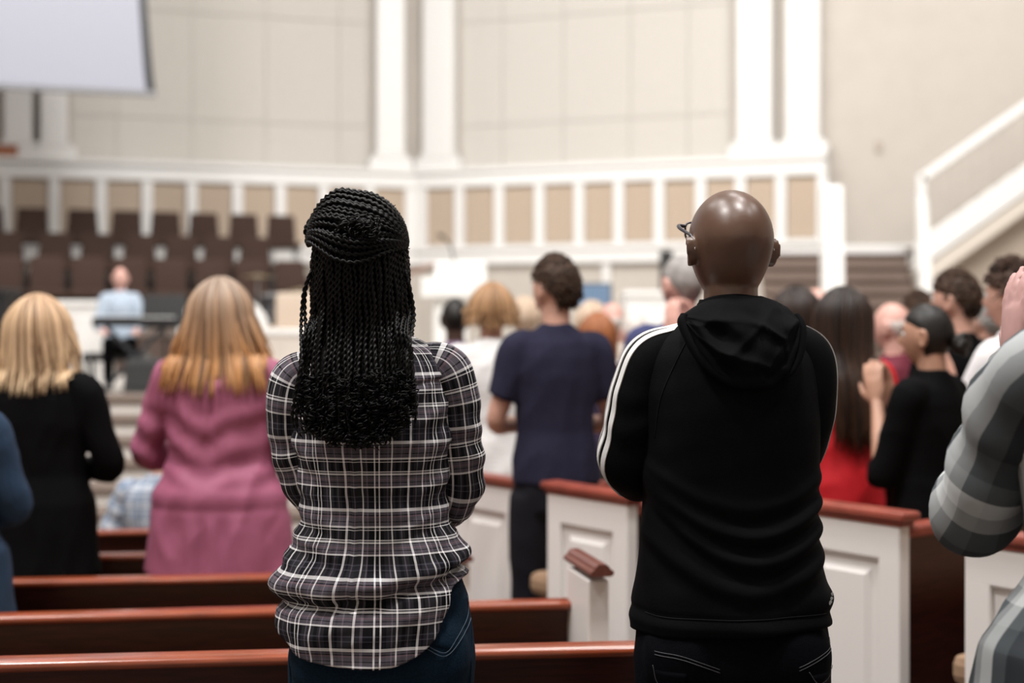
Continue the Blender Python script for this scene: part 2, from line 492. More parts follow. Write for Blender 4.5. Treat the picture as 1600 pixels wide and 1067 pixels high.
# carpeted steps up to the loft and the white staircase
d = 20.0
st = MB()
t = thing('carpeted_steps', 'dark brown carpeted steps rising below the loft rail between white posts', 'steps', (PX(1310, 19.6), 19.0, SZ))
for k in range(9):
    MB().box((0, .28 * k * .42, .09 + .18 * k), (2.05, .14, .18)).build('riser', BROWNC, t)
    MB().box((0, .28 * k * .42 - .02, .18 + .18 * k - .015), (2.07, .2, .045)).build('tread', mat('tread_dark', (.11, .075, .062), .9, noise=.2, nscale=90), t, bevel=.012)
b = W(1440, 402, 19.5)
mb = MB(); mb.box((PX(1362, 20.4), 20.35, PZ(397, 20.4)), (1.25, .5, .24)); struct(mb.build('trim_1', WHITE, bevel=.02))
mb = MB(); RW.box(mb, RW.s_of(940), RW.s_of(952), -.12, -.02, SZ, 2.46); struct(mb.build('trim_2', WHITE, bevel=.01))
sl = math.atan(.715)
t = thing('staircase', 'white staircase with thin balusters climbing along the plain wall', 'staircase', (PX(1437, 19.5), 19.5, 1.0))
def SL(px, py): return (PX(px, 19.5) - t.location[0], PZ(py, 19.5) - 1.0)
x0, zr0 = SL(1437, 272); x1 = x0 + 3.4; dz = 3.4 * .70
def para(xa, za, xb, zb, th, y0, y1):
    return [[(xa, y0, za - th), (xa, y1, za - th), (xa, y1, za), (xa, y0, za)], [(xb, y0, zb - th), (xb, y1, zb - th), (xb, y1, zb), (xb, y0, zb)]]
MB().rings(np.array(para(x0, zr0, x1, zr0 + dz, .15, -.06, .06))).build('handrail', WHITE, t, bevel=.02)
xs0, zs0 = SL(1428, 380)
MB().rings(np.array(para(xs0, zs0, xs0 + 3.5, zs0 + 3.5 * .71, .40, -.05, .05))).build('stringer', WHITE, t, bevel=.015)
MB().rings(np.array(para(xs0 + .05, zs0 - .40, xs0 + 3.5, zs0 - .40 + 3.45 * .71, .24, -.02, .9))).build('soffit', mat('soffit_beige', (.62, .56, .49), .7), t, bevel=.015)
MB().rings(np.array([[(xs0 + .1, .30, -.18), (xs0 + .1, .36, -.18), (xs0 + .1, .36, zs0 - .6), (xs0 + .1, .30, zs0 - .6)], [(xs0 + 3.5, .30, -.18), (xs0 + 3.5, .36, -.18), (xs0 + 3.5, .36, zs0 - .6 + 3.4 * .71), (xs0 + 3.5, .30, zs0 - .6 + 3.4 * .71)]])).build('under_panel', mat('shaded_beige', (.40, .335, .275), .85), t)  # wall beige with the shade under the stairs put into its colour
for k in range(22):
    xx = x0 + .12 + .145 * k
    zb = zs0 + .71 * (xx - xs0); zt_ = zr0 - .13 + .70 * (xx - x0)
    MB().tube([(xx, 0, zb - .03), (xx, 0, zt_)], .012, 6).build('baluster', mat('baluster_grey', (.45, .40, .36), .5), t)
for k in range(12):
    MB().box((xs0 + .2 + .27 * k, .44, zs0 - .06 + .19 * k), (.30, .86, .05)).build('tread', BROWNC, t, bevel=.01)
MB().box((x0 + .02, 0, (zr0 + zs0) / 2 - .1), (.12, .12, zr0 - zs0 + .2)).build('newel_post', WHITE, t, bevel=.015)
LIT = mat('lit_white_paint', (.86, .86, .84), .35)  # white paint made paler to stand for strong light on posts and lectern
for px, py, wpx, lean, lab in ((1299, 290, 30, 0.012, 'tall bright white post at the open end of the carpeted steps'), (1440, 308, 15, 0.05, 'tall bright white post at the foot of the white staircase')):
    dd = 17.6; c = (PX(px, dd), dd, SZ); h = PZ(py, dd) - SZ; hw = wpx / F * dd / 2
    t = thing('newel_post', lab, 'post', c)
    R = []
    for z, e in ((0, 1.25), (.05, 1.25), (.06, 1.0 + lean * 9), (h - .12, 1.0), (h - .06, 1.0), (h - .02, .93), (h, .7)):
        sh = lean * 1.8 * (h - z) / h
        R.append([(sh - hw * e, -hw * e, z), (sh + hw * e, -hw * e, z), (sh + hw * e, hw * e, z), (sh - hw * e, hw * e, z)])
    MB().rings(np.array(R)).build('shaft', LIT, t, bevel=.012)
    MB().box((lean * 1.8, 0, .06), (hw * 3, hw * 3, .12)).build('base', LIT, t, bevel=.012)

# ------------------------------------------------------------------ things on the platform
def box_thing(name, label, cat, px0, px1, pyt, d, depth, m, rz=0, top=None, zb=SZ, parts=()):
    t = thing(name, label, cat, (PX((px0 + px1) / 2, d), d, zb), rz)
    wd = PX(px1, d) - PX(px0, d); h = PZ(pyt, d) - zb
    MB().box((0, 0, (h - .05) / 2), (wd * .94, depth * .9, h - .05)).build('body', m, t, bevel=.015)
    MB().box((0, 0, h - .03), (wd, depth, .06)).build('top', top or m, t, bevel=.015)
    for sx in (-.23, .23):
        MB().box((sx * wd, -depth * .45 - .004, (h - .05) * .5), (wd * .36, .02, (h - .05) * .74)).build('panel', m, t, bevel=.008)
    MB().box((0, 0, .05), (wd * .98, depth * .95, .1)).build('plinth', m, t, bevel=.01)
    return t
box_thing('console', 'white panelled console standing behind the seated keyboard player', 'console', 84, 172, 470, 15.4, .6, WHITE)
box_thing('equipment_case', 'black equipment case standing beside the white panelled console', 'case', -70, 24, 452, 15.2, .5, BLACKP)
box_thing('communion_table', 'low white and beige communion table beside the beige platform chair', 'table', 382, 503, 514, 14.5, .55, mat('table_beige', (.62, .56, .50), .6), top=WHITE)
box_thing('organ_console', 'white organ console on the platform below the beige wall panel', 'organ', 972, 1072, 455, 16.0, .7, WHITE)
# arched white screen behind the drums
def arched(label, px0, px1, pyt, d):
    t = thing('acoustic_shield', label, 'shield', (PX((px0 + px1) / 2, d), d, SZ))
    hw = (PX(px1, d) - PX(px0, d)) / 2; h = PZ(pyt, d) - SZ
    a = np.linspace(0, PI, 19)
    def arch(k, zc): return [(-hw * k, 0)] + [(-hw * k * math.cos(t_), zc + hw * .75 * k * math.sin(t_)) for t_ in a] + [(hw * k, 0)]
    o1 = arch(1, h - hw * .75)
    MB().rings(np.array([[(x, -.03, z) for x, z in o1], [(x, .03, z) for x, z in o1]])).build('panel', WHITE, t, bevel=.01)
    o2 = arch(.8, h - hw * .75)
    MB().rings(np.array([[(x, -.05, z + .08) for x, z in o2], [(x, -.02, z + .08) for x, z in o2]])).build('inner_panel', WHITE, t, bevel=.012)
    for sx in (-1, 1):
        MB().box((sx * hw * .7, 0, .03), (.1, .45, .06)).build('foot', WHITE, t, bevel=.01)
arched('white round-topped shield panel standing on the platform beside the drums', 278, 420, 460, 16.0)
# drum kit
d = 17.0
t = thing('drum_kit', 'small dark drum kit with cymbals beside the white round-topped shield', 'drums', (PX(428, d), d, SZ))
DR = mat('drum_shell', (.02, .02, .024), .25, coat=.5); BR = mat('cymbal_bronze', (.38, .30, .16), .3, metal=.9); DH = mat('drum_head', (.6, .6, .6), .5)
for nm, c, r, h in (('floor_tom', (.30, -.1, .32), .19, .36), ('snare_drum', (-.28, -.2, .52), .18, .16), ('rack_tom', (.0, .1, .78), .16, .22)):
    o = MB().lathe((*c,), [(r * .97, 0), (r, .01), (r, h), (r * .97, h + .01)], 24).build(nm, DR, t, smooth=False)
    MB().lathe((c[0], c[1], c[2] + h + .005), [(r * .95, 0), (r * .95, .012)], 24).build('drum_head', DH, o)
    MB().lathe((c[0], c[1], c[2] + h - .02), [(r * 1.03, 0), (r * 1.03, .025)], 24).build('hoop', GREYM, o)
    for q in range(3):
        an = q * 2.1 + .4
        MB().tube([(c[0] + r * math.cos(an), c[1] + r * math.sin(an), c[2] + .1), (c[0] + 1.15 * r * math.cos(an), c[1] + 1.15 * r * math.sin(an), 0)], .01, 6).build('leg', GREYM, o)
for c, h in (((-.22, .15), 1.22), ((.30, .2), 1.05)):
    o = MB().tube([(c[0], c[1], 0), (c[0], c[1], h + .04)], .012, 8).build('cymbal_stand', GREYM, t)
    MB().lathe((c[0], c[1], h), [(.002, .03), (.04, .025), (.2, 0), (.205, -.004), (.04, .018), (.002, .02)], 28).build('cymbal', BR, o, smooth=True)
    for q in range(3):
        an = q * 2.09
        MB().tube([(c[0], c[1], .3), (c[0] + .22 * math.cos(an), c[1] + .22 * math.sin(an), .01)], .008, 6).build('tripod_leg', GREYM, o)
bd = sweep([(0, -.25, .3), (0, .15, .3)], .28, 26)
o = MB().rings(bd).build('bass_drum', DR, t)
MB().rings(sweep([(0, -.262, .3), (0, -.25, .3)], .265, 26)).build('drum_head', DR, o)
# beige platform chair
d = 15.3
t = thing('platform_chair', 'beige upholstered platform chair facing out beside the low communion table', 'chair', (PX(466, d), d, SZ))
R = [[(-x, y0, z), (x, y0, z), (x, .30, z), (-x, .30, z)] for z, x, y0 in ((.40, .27, .20), (.6, .28, .19), (.9, .28, .20), (1.0, .27, .21))]
MB().rings(np.array(R)).build('backrest', BEIGEU, t, bevel=.025)
MB().box((0, -.02, .42), (.54, .5, .14)).build('seat', BEIGEU, t, bevel=.03)
for sx in (-1, 1):
    MB().box((sx * .29, 0, .60), (.06, .48, .07)).box((sx * .29, -.2, .45), (.05, .06, .3)).build('armrest', BEIGEU, t, bevel=.02)
    for y in (-.22, .25):
        MB().rings(np.array([[(sx * .25 - e, y - e, z), (sx * .25 + e, y - e, z), (sx * .25 + e, y + e, z), (sx * .25 - e, y + e, z)] for z, e in ((0, .018), (.36, .028))])).build('leg', WHITE, t)
# lectern
d = 15.0
t = thing('lectern', 'bright white lectern with stepped top and gooseneck microphone', 'lectern', (PX(712, d), d, SZ), 0)
def lz(py): return PZ(py, d) - SZ
s_ = d / F
MB().box((8 * s_, 0, lz(424)), (80 * s_, .36, 28 * s_)).build('top_block', LIT, t, bevel=.015)
MB().box((-2 * s_, -.04, lz(450)), (100 * s_, .5, 30 * s_)).build('shelf', LIT, t, bevel=.015)
MB().box((-.05, 0, lz(470) / 2), (52 * s_, .34, lz(468))).build('pedestal', LIT, t, bevel=.02)
MB().box((-.05, 0, .04), (80 * s_, .5, .08)).build('base', LIT, t, bevel=.02)
MB().box((-52 * s_, .0, lz(420)), (.30, .26, .025), M=Matrix.Rotation(-.35, 3, 'Y')).build('wooden_wing', mat('lectern_wood', (.30, .15, .10), .5, noise=.2, nscale=10), t, bevel=.005)
mp = curve([(-.01, 0, lz(412)), (-.03, -.02, lz(398)), (-.05, -.08, lz(385)), (-.12, -.14, lz(372))], 14)
MB().tube(mp, .010, 8).build('gooseneck', DKMET, t, smooth=True)
MB().tube(curve([mp[-1], mp[-1] + np.array((-.05, -.05, .03))], 4), [.014, .022, .022, .012], 10).build('microphone', BLACKP, t, smooth=True)
# loudspeaker and blue display under the loft
d = 19.5
t = thing('loudspeaker', 'tall black loudspeaker standing under the loft behind the organ console', 'speaker', (PX(1041, d), d, SZ))
MB().box((0, 0, .9), (.17, .2, 1.5)).build('cabinet', BLACKP, t, bevel=.015)
MB().box((0, -.105, .95), (.14, .012, 1.3)).build('grille', mat('grille_black', (.02, .02, .02), .8, noise=.4, nscale=300), t, bevel=.004)
MB().lathe((0, 0, 0), [(.2, 0), (.2, .02), (.04, .05), (.03, .2)], 20).build('base', BLACKP, t)
d = 17.8
t = thing('display_screen', 'blue grey display screen on a stand below the white loft rail', 'screen', (PX(927, d), d, SZ))
MB().box((0, 0, PZ(462, d) - SZ), (.46, .04, .32)).build('bezel', BLACKP, t, bevel=.01)
MB().box((0, -.022, PZ(462, d) - SZ), (.42, .006, .28)).build('panel', mat('display_blue', (.08, .12, .18), .3, emit=(.22, .34, .50), estr=.35), t)
MB().tube([(0, .02, .02), (0, .02, PZ(470, d) - SZ)], .03, 10).build('pole', DKMET, t)
MB().lathe((0, .02, 0), [(.25, 0), (.25, .02), (.05, .04)], 20).build('base', DKMET, t)
# music stand, keyboard on its X stand, bench
d = 14.2
t = thing('music_stand', 'black music stand with a wide desk in front of the keyboard player', 'stand', (PX(256, d), d, SZ))
zc = PZ(485, d) - SZ
MB().box((0, 0, zc), (.43, .02, .32), M=Matrix.Rotation(-.18, 3, 'X')).build('desk', BLACKP, t, bevel=.005)
MB().box((0, -.07, zc - .16), (.43, .08, .02)).build('lip', BLACKP, t, bevel=.004)
MB().tube([(0, .03, .15), (0, .03, zc)], .014, 8).build('pole', BLACKP, t)
for q in range(3):
    an = q * 2.09 + .5
    MB().tube([(0, .03, .3), (.26 * math.cos(an), .03 + .26 * math.sin(an), .01)], .01, 6).build('leg', BLACKP, t)
d = 13.75
t = thing('keyboard', 'slim black stage keyboard on an X stand before the seated player', 'keyboard', (PX(212, d), d, SZ), math.radians(14))
kz = PZ(503, d) - SZ
MB().box((0, 0, kz), (.80, .28, .085)).build('case', BLACKP, t, bevel=.012)
MB().box((0, .05, kz + .045), (.74, .15, .012)).build('keybed', mat('key_white', (.8, .8, .78), .3), t, bevel=.003)
for k in range(18):
    if k % 7 not in (2, 6):
        MB().box((-.34 + .0395 * k, .08, kz + .056), (.018, .085, .012)).build('black_key', BLACKP, t)
for s2 in (-1, 1):
    MB().tube([(-.28 * s2, .02 * s2, kz - .04), (.30 * s2, .02 * s2, .02)], .022, 8).build('leg', DKMET, t)
    MB().tube([(.30 * s2, -.2, .02), (.30 * s2, .2, .02)], .02, 8).build('foot_bar', DKMET, t)
t = thing('sheet_music', 'pale sheet music laid on the stage keyboard', 'sheet music', (PX(184, d), d - .07, SZ + kz + .046), math.radians(14))
MB().box((-.108, 0, .012), (.21, .14, .004), M=Matrix.Rotation(.05, 3, 'X')).box((.108, 0, .012), (.21, .14, .004), M=Matrix.Rotation(.05, 3, 'X')).build('page', mat('paper_blue', (.72, .78, .85), .7), t)
d = 14.5
t = thing('piano_bench', 'black padded bench under the keyboard player', 'bench', (PX(182, d), d, SZ))
MB().box((0, 0, .325), (.62, .34, .09)).build('seat', BLACKP, t, bevel=.025)
for sx in (-1, 1):
    for sy in (-1, 1):
        MB().box((sx * .27, sy * .13, .145), (.04, .04, .29)).build('leg', BLACKP, t, bevel=.004)
d = 13.6
t = thing('floor_monitor', 'black wedge floor monitor at the platform edge beside the keyboard stand', 'speaker', (PX(226, d), d, SZ))
R = [[(x, -.16, 0), (x, .16, 0), (x, .13, .30), (x, -.05, .34)] for x in (-.17, .17)]
MB().rings(np.array(R)).build('cabinet', BLACKP, t, bevel=.015)
MB().box((0, -.12, .17), (.28, .012, .24), M=Matrix.Rotation(-.3, 3, 'X')).build('grille', MATS['grille_black'], t)

# ------------------------------------------------------------------ pews
def pew_back(mb_parts, parent, A, B, ztop, zfl, thick=.035, lean=.05):
    """A, B: ends of the top rail in the parent's frame (x only)"""
def left_pew(A, B, ztop, label, end=False, group='pews facing the platform'):
    A = np.array(A); B = np.array(B); u = (B - A) / np.linalg.norm(B - A); ang = math.atan2(u[1], u[0]); L = np.linalg.norm(B - A)
    zf = ztop - .80
    t = thing('pew', label, 'pew', (A[0], A[1], zf), ang, group)
    # back panel leans towards the row behind
    R = [[(0, y - .016, z), (L, y - .016, z), (L, y + .016, z), (0, y + .016, z)] for y, z in ((.10, .12), (.075, .40), (.015, .77))]
    MB().rings(np.array(R)).build('back_panel', MAHOG, t, bevel=.004)
    pr = [(-.026, .774), (-.033, .778), (-.036, .786), (-.033, .794), (-.022, .7985), (-.008, .80), (.02, .80), (.036, .797), (.045, .789), (.044, .780), (.036, .774)]
    MB().rings(np.array([[(x, y, z) for y, z in pr] for x in (0, L)])).build('top_rail', RAILW, t, bevel=.003)
    MB().box((L / 2, .33, .40), (L, .46, .045)).build('seat', MAHOG, t, bevel=.01)
    MB().box((L / 2, .33, .445), (L - .06, .42, .05)).build('cushion', CUSH, t, bevel=.02)
    n = max(2, int(L / 1.3))
    for k in range(n):
        MB().box((.3 + (L - .5) * k / (n - 1), .32, .2), (.045, .36, .36)).build('support', MAHOG, t, bevel=.006)
    return t, u, L
l1, u1, L1 = left_pew((-4.6, 2.74), (.38, 3.275), .78, 'dark mahogany pew directly in front of the woman in plaid')
l2, u2, L2 = left_pew((-5.2, 3.42), (.213, 4.137), .71, 'dark mahogany pew with the communion cup holder on its back')
l3, u3, L3 = left_pew((-5.6, 4.37), (-.16, 4.985), .645, 'dark mahogany pew just behind the pink blouse and black top')
l4, u4, L4 = left_pew((-5.6, 5.3), (-.7, 5.83), .58, 'dark mahogany pew between the black top and the pink blouse, second beyond them')
l5, u5, L5 = left_pew((-5.6, 6.35), (-1.1, 6.97), .51, 'dark mahogany pew right behind the person in blue check')
# cup holder block and label on the second pew's back
cx = 5.2 + PX(165, 3.98)
MB().box((cx / math.cos(.13), -.03, .56), (.075, .03, .05)).box((cx / math.cos(.13), -.035, .586), (.085, .045, .012)).build('cup_holder', MAHOG, l2, bevel=.004)
for k in (-.018, .018):
    MB().lathe((cx / math.cos(.13) + k, -.045, .592), [(.009, 0), (.011, .004), (.006, .005)], 10).build('cup_socket', mat('brass_dull', (.4, .33, .2), .35, metal=.8), l2)
def pew_post(near, far, ztop, zfl, parent_world, label=None):
    pass
def aisle_end(parent, base, near, far, zt, zf):
    """white aisle end with a moulded wooden cap; world points near/far (x, y)"""
    near = np.array(near); far = np.array(far); u = far - near; L = np.linalg.norm(u); ang = math.atan2(u[1], u[0])
    inv = Matrix.Rotation(-parent.rotation_euler.z, 4, 'Z') @ Matrix.Translation(-Vector(parent.location))
    c = inv @ Vector((near[0], near[1], zf)); a = ang - parent.rotation_euler.z
    M = Matrix.Rotation(a, 3, 'Z')
    def put(pts): return np.array(pts) @ np.array(M).T + np.array(c)
    h = zt - zf
    hw = .03
    R = [put([(.0, -hw, z), (L, -hw, z), (L, hw, z), (0, hw, z)]) for z in (.0, h - .05)]
    o = MB().rings(np.array(R)).build('pew_end', PEWW, parent, bevel=.006)
    prof = [(-.026, -.036), (-.034, -.033), (-.036, -.027), (-.034, -.021), (-.025, -.017), (-.021, -.009), (-.012, -.002), (.012, -.002), (.021, -.009), (.025, -.017), (.034, -.021), (.036, -.027), (.034, -.033), (.026, -.036)]
    R = [put([(x, y * k, h + z) for y, z in prof]) for x, k in ((-.035, .9), (-.028, 1.0), (L + .02, 1.0), (L + .03, .9))]
    MB().rings(np.array(R)).build('cap', mat('cap_wood', (.14, .045, .032), .38, noise=.25, nscale=12, stretch=(8, 8, 1), coat=.2), o)
    R = [put([(.07, -hw - .006, z), (L - .05, -hw - .006, z), (L - .05, -hw, z), (.07, -hw, z)]) for z in (.12, h - .14)]
    return o
aisle_end(l2, None, (.240, 3.93), (.190, 4.15), .852, -.09)
aisle_end(l1, None, (.42, 3.08), (.37, 3.34), .87, 0.0)
aisle_end(l3, None, (-.17, 4.82), (-.225, 5.08), .74, -.17)
def right_pew(near, far, ztop, label, L=4.2):
    near = np.array(near); far = np.array(far)
    f = far - near; D = np.linalg.norm(f); f = f / D            # facing direction (towards the platform)
    r = np.array((f[1], -f[0]))                                  # along the pew, away from the aisle
    zf = ztop - .95
    ang = math.atan2(r[1], r[0])
    t = thing('pew', label, 'pew', (near[0], near[1], zf), ang, 'white ended pews across the aisle')
    # local: x along pew, y = facing
    e = MB()
    e.box((.025, D / 2, .06), (.05, D, .12)).box((.025, D / 2, .86), (.05, D, .12)).box((.025, .04, .46), (.05, .08, .70)).box((.025, D - .04, .46), (.05, .08, .70)).box((.032, D / 2, .46), (.03, D - .14, .72))
    o = e.build('pew_end', PEWW, t, bevel=.006)
    MB().rings(np.array([[(x, .11 + g, z0), (x, D - .11 - g, z0), (x, D - .11 - g, z1), (x, .11 + g, z1)] for x, g, z0, z1 in ((.02, 0, .15, .77), (.004, .025, .175, .745), (.004, .026, .176, .744))])).build('raised_panel', PEWW, o)
    MB().box((.028, D / 2, .935), (.09, D + .05, .03)).box((.028, D / 2, .913), (.07, D + .02, .02)).build('cap', mat('cap_red', (.27, .06, .04), .35, noise=.2, nscale=12, coat=.2), o, bevel=.01)
    R = [[(.05, y - .016, z), (L, y - .016, z), (L, y + .016, z), (.05, y + .016, z)] for y, z in ((.12, .1), (.1, .4), (.04, .87))]
    MB().rings(np.array(R)).build('back_panel', MAHOG, t, bevel=.004)
    MB().box((L / 2 + .025, .035, .885), (L - .05, .075, .04)).build('top_rail', MATS['cap_red'], t, bevel=.012)
    MB().box((L / 2 + .03, .33, .48), (L - .06, .44, .04)).build('seat', MAHOG, t, bevel=.01)
    MB().box((L / 2 + .0, .36, .545), (L - .06, .50, .09)).build('cushion', CUSH, t, bevel=.03)
    for k in range(4):
        MB().box((.5 + 1.1 * k, .33, .2), (.045, .36, .36)).build('support', MAHOG, t, bevel=.006)
    return t
right_pew((1.15, 4.22), (.894, 4.56), .95, 'white ended pew behind the long haired woman in red')
right_pew((.40, 4.94), (.13, 5.30), .92, 'white ended pew whose end stands behind the small wooden capped post')
right_pew((.02, 5.64), (-.25, 6.0), .89, 'white ended pew in front of the man in the navy T-shirt')
right_pew((1.58, 3.48), (1.24, 3.90), .95, 'white ended pew beside the arm of the person in grey plaid')
# ------------------------------------------------------------------ people: shared anatomy
SKIN = {
 'light': mat('skin_light', (.60, .34, .26), .5, noise=.08, nscale=14),
 'pink': mat('skin_pink', (.66, .37, .31), .45, noise=.08, nscale=14),
 'mid': mat('skin_mid', (.46, .25, .17), .5, noise=.08, nscale=14),
 'dark': mat('skin_dark', (.105, .053, .034), .36, spec=.65, noise=.16, nscale=16, bump=.04),
 'deep': mat('skin_deep', (.05, .022, .015), .42, noise=.1, nscale=16),
 'mauve': mat('skin_cool', (.50, .29, .27), .5, noise=.08, nscale=14),
}
EYEW = mat('eye_white', (.7, .68, .66), .25); IRIS = mat('iris_dark', (.03, .02, .015), .2); LIP = mat('lip', (.42, .16, .14), .45)
SHOE = mat('shoe_black', (.015, .014, .014), .4)

def head_verts(nu=40, nv=30, face=True, jaw=.30, rx=.077, ryb=.102, ryf=.092, rz=.118, rzt=None):
    th = np.linspace(.03, PI - .03, nv); ph = np.linspace(0, 2 * PI, nu, endpoint=False)
    T, P = np.meshgrid(th, ph, indexing='ij')
    x = np.sin(T) * np.sin(P); y = -np.sin(T) * np.cos(P); z = -np.cos(T)          # rings run from chin to crown
    low = np.clip(-z, 0, 1)
    X = rx * x * (1 - jaw * low ** 1.6); Y = np.where(y > 0, ryf, ryb) * y; Z = np.where(z > 0, rzt or rz, rz) * z
    Y = np.where(y < 0, Y * (1 - .42 * low ** 1.1), Y)
    if face:
        fc = np.clip(y, 0, 1)
        g = lambda cx, cz, sx, sz: np.exp(-((x - cx) / sx) ** 2 - ((z - cz) / sz) ** 2) * fc
        Y = Y + .026 * g(0, -.20, .12, .12) + .011 * g(0, .0, .10, .2)
        Y = Y - .010 * (g(.40, .05, .18, .11) + g(-.40, .05, .18, .11))
        Y = Y + .005 * (g(.35, .22, .26, .08) + g(-.35, .22, .26, .08))
        Y = Y + .006 * g(0, -.50, .25, .05) + .006 * g(0, -.61, .22, .05) - .004 * g(0, -.555, .3, .025)
        Y = Y + .013 * g(0, -.86, .32, .16)
    return np.stack([X, Y, Z], -1), (x, y, z)

def rotz(V, a, pitch=0.0):
    c, s = math.cos(a), math.sin(a)
    R = np.array([[c, -s, 0], [s, c, 0], [0, 0, 1]])
    cp, sp = math.cos(pitch), math.sin(pitch)
    Rp = np.array([[1, 0, 0], [0, cp, -sp], [0, sp, cp]])
    return np.asarray(V) @ (R @ Rp).T

def ear(mb, hc, side, a, k, pitch=0.0, size=1.0):
    """flattened shell with a raised rim"""
    M = Matrix.Rotation(side * .42, 3, 'Z')
    def put(V):
        V = np.asarray(V) * k * size
        V = V @ np.array(M).T
        V = V + np.array((side * .078, -.006, -.008)) * k
        return rotz(V, a, pitch) + hc
    R = []
    for x, s_ in ((-.016, .35), (-.011, .68), (-.003, .93), (.004, 1.0), (.009, .95), (.011, .82), (.008, .66), (.003, .4)):
        an = np.linspace(0, 2 * PI, 24, endpoint=False)
        R.append([(side * x, .019 * s_ * math.cos(t_) - .003 * math.sin(t_), .033 * s_ * math.sin(t_) - (.004 if math.sin(t_) < 0 else 0)) for t_ in an])
    R = np.array(R)
    mb.rings(np.array([put(r) for r in R]))
    rim = [(side * .012, .017 * math.cos(t_) - .004, .031 * math.sin(t_)) for t_ in np.linspace(-.9, 3.6, 12)]
    mb.tube(put(rim), np.array([.001, .003, .0036, .0036, .003, .001]) * k * size, 6)

def hand(mb, wr, d, n, side, k=1.0, curl=.25, spread=1.0):
    d = np.array(d, float); d /= np.linalg.norm(d); n = np.array(n, float); n -= d * n.dot(d); n /= np.linalg.norm(n)
    s = np.cross(d, n) * side * -1        # towards the thumb
    wr = np.array(wr, float)
    R = []
    for t_, a, b in ((-.02, .024, .02), (.01, .028, .019), (.04, .039, .018), (.075, .043, .0145), (.095, .040, .011), (.102, .03, .006)):
        an = np.linspace(0, 2 * PI, 12, endpoint=False)
        R.append([wr + k * (d * t_ + s * a * math.cos(q) + n * b * math.sin(q)) for q in an])
    mb.rings(np.array(R))
    for o, L in ((.031, .072), (.011, .082), (-.010, .077), (-.030, .060)):
        p = wr + k * (d * .075 + s * o); dd = d + s * o * 2.2 * spread; dd /= np.linalg.norm(dd)
        pts = [p]; a = curl * .5
        for seg in (.45, .32, .23):
            q = dd * math.cos(a) + n * math.sin(a); pts.append(pts[-1] + k * q * (L + .02) * seg * 1.05); a += curl
        mb.tube(curve(pts, 8), [.0105 * k, .0098 * k, .009 * k, .0068 * k], 8)
    p = wr + k * (d * .018 + s * .022); q = d * .62 + s * .72 + n * .25; q /= np.linalg.norm(q)
    q2 = d * .9 + s * .3 + n * .3; q2 /= np.linalg.norm(q2)
    mb.tube(curve([p, p + k * q * .042, p + k * (q * .045 + q2 * .032), p + k * (q * .045 + q2 * .055)], 8), [.014 * k, .0125 * k, .0105 * k, .0075 * k], 8)

def ering(z, hw, hd, cy=0.0, cx=0.0, n=24, e=1.0):
    a = np.linspace(0, 2 * PI, n, endpoint=False)
    sx = np.sign(np.sin(a)) * np.abs(np.sin(a)) ** e; cyy = np.sign(np.cos(a)) * np.abs(np.cos(a)) ** e
    return np.stack([cx + hw * sx, cy - hd * cyy, np.full(n, z)], 1)

TORSO = [(.80, .13, .10, 0), (.88, .158, .115, .0), (.98, .15, .11, 0), (1.08, .13, .095, 0), (1.2, .145, .10, 0), (1.3, .155, .105, 0), (1.38, .155, .095, -.005), (1.43, .13, .075, -.01), (1.465, .08, .06, -.01), (1.50, .052, .052, -.008)]
POSE = {
 'clap_side': ((.185, .09, 1.10), (.045, .20, 1.32), (-.06, .2, .95), (-1, .15, 0), .25),
 'clasp': ((.235, .03, 1.13), (.06, .26, 1.10), (-.7, .45, .1), (0, -.6, -.3), .5),
 'clap': ((.225, .12, 1.10), (.05, .29, 1.30), (-.06, .42, .9), (-1, .15, 0), .22),
 'clap_high': ((.22, .20, 1.26), (.052, .30, 1.50), (-.06, .25, .95), (-1, .15, 0), .22),
 'raised': ((.190, .18, 1.16), (.065, .40, 1.43), (-.05, .12, 1), (-1, .2, 0), .2),
 'hang': ((.245, -.03, 1.12), (.255, .07, .87), (0, .15, -1), (-1, 0, 0), .35),
 'keys': ((.235, .06, 1.12), (.17, .30, 1.06), (-.1, 1, -.05), (0, -.1, -1), .35),
}
SHIRT_HD = (np.array([.80, .9, 1.0, 1.1, 1.2, 1.3, 1.38, 1.43, 1.47, 1.52]), np.array([.125, .125, .122, .114, .117, .124, .115, .095, .078, .065]))

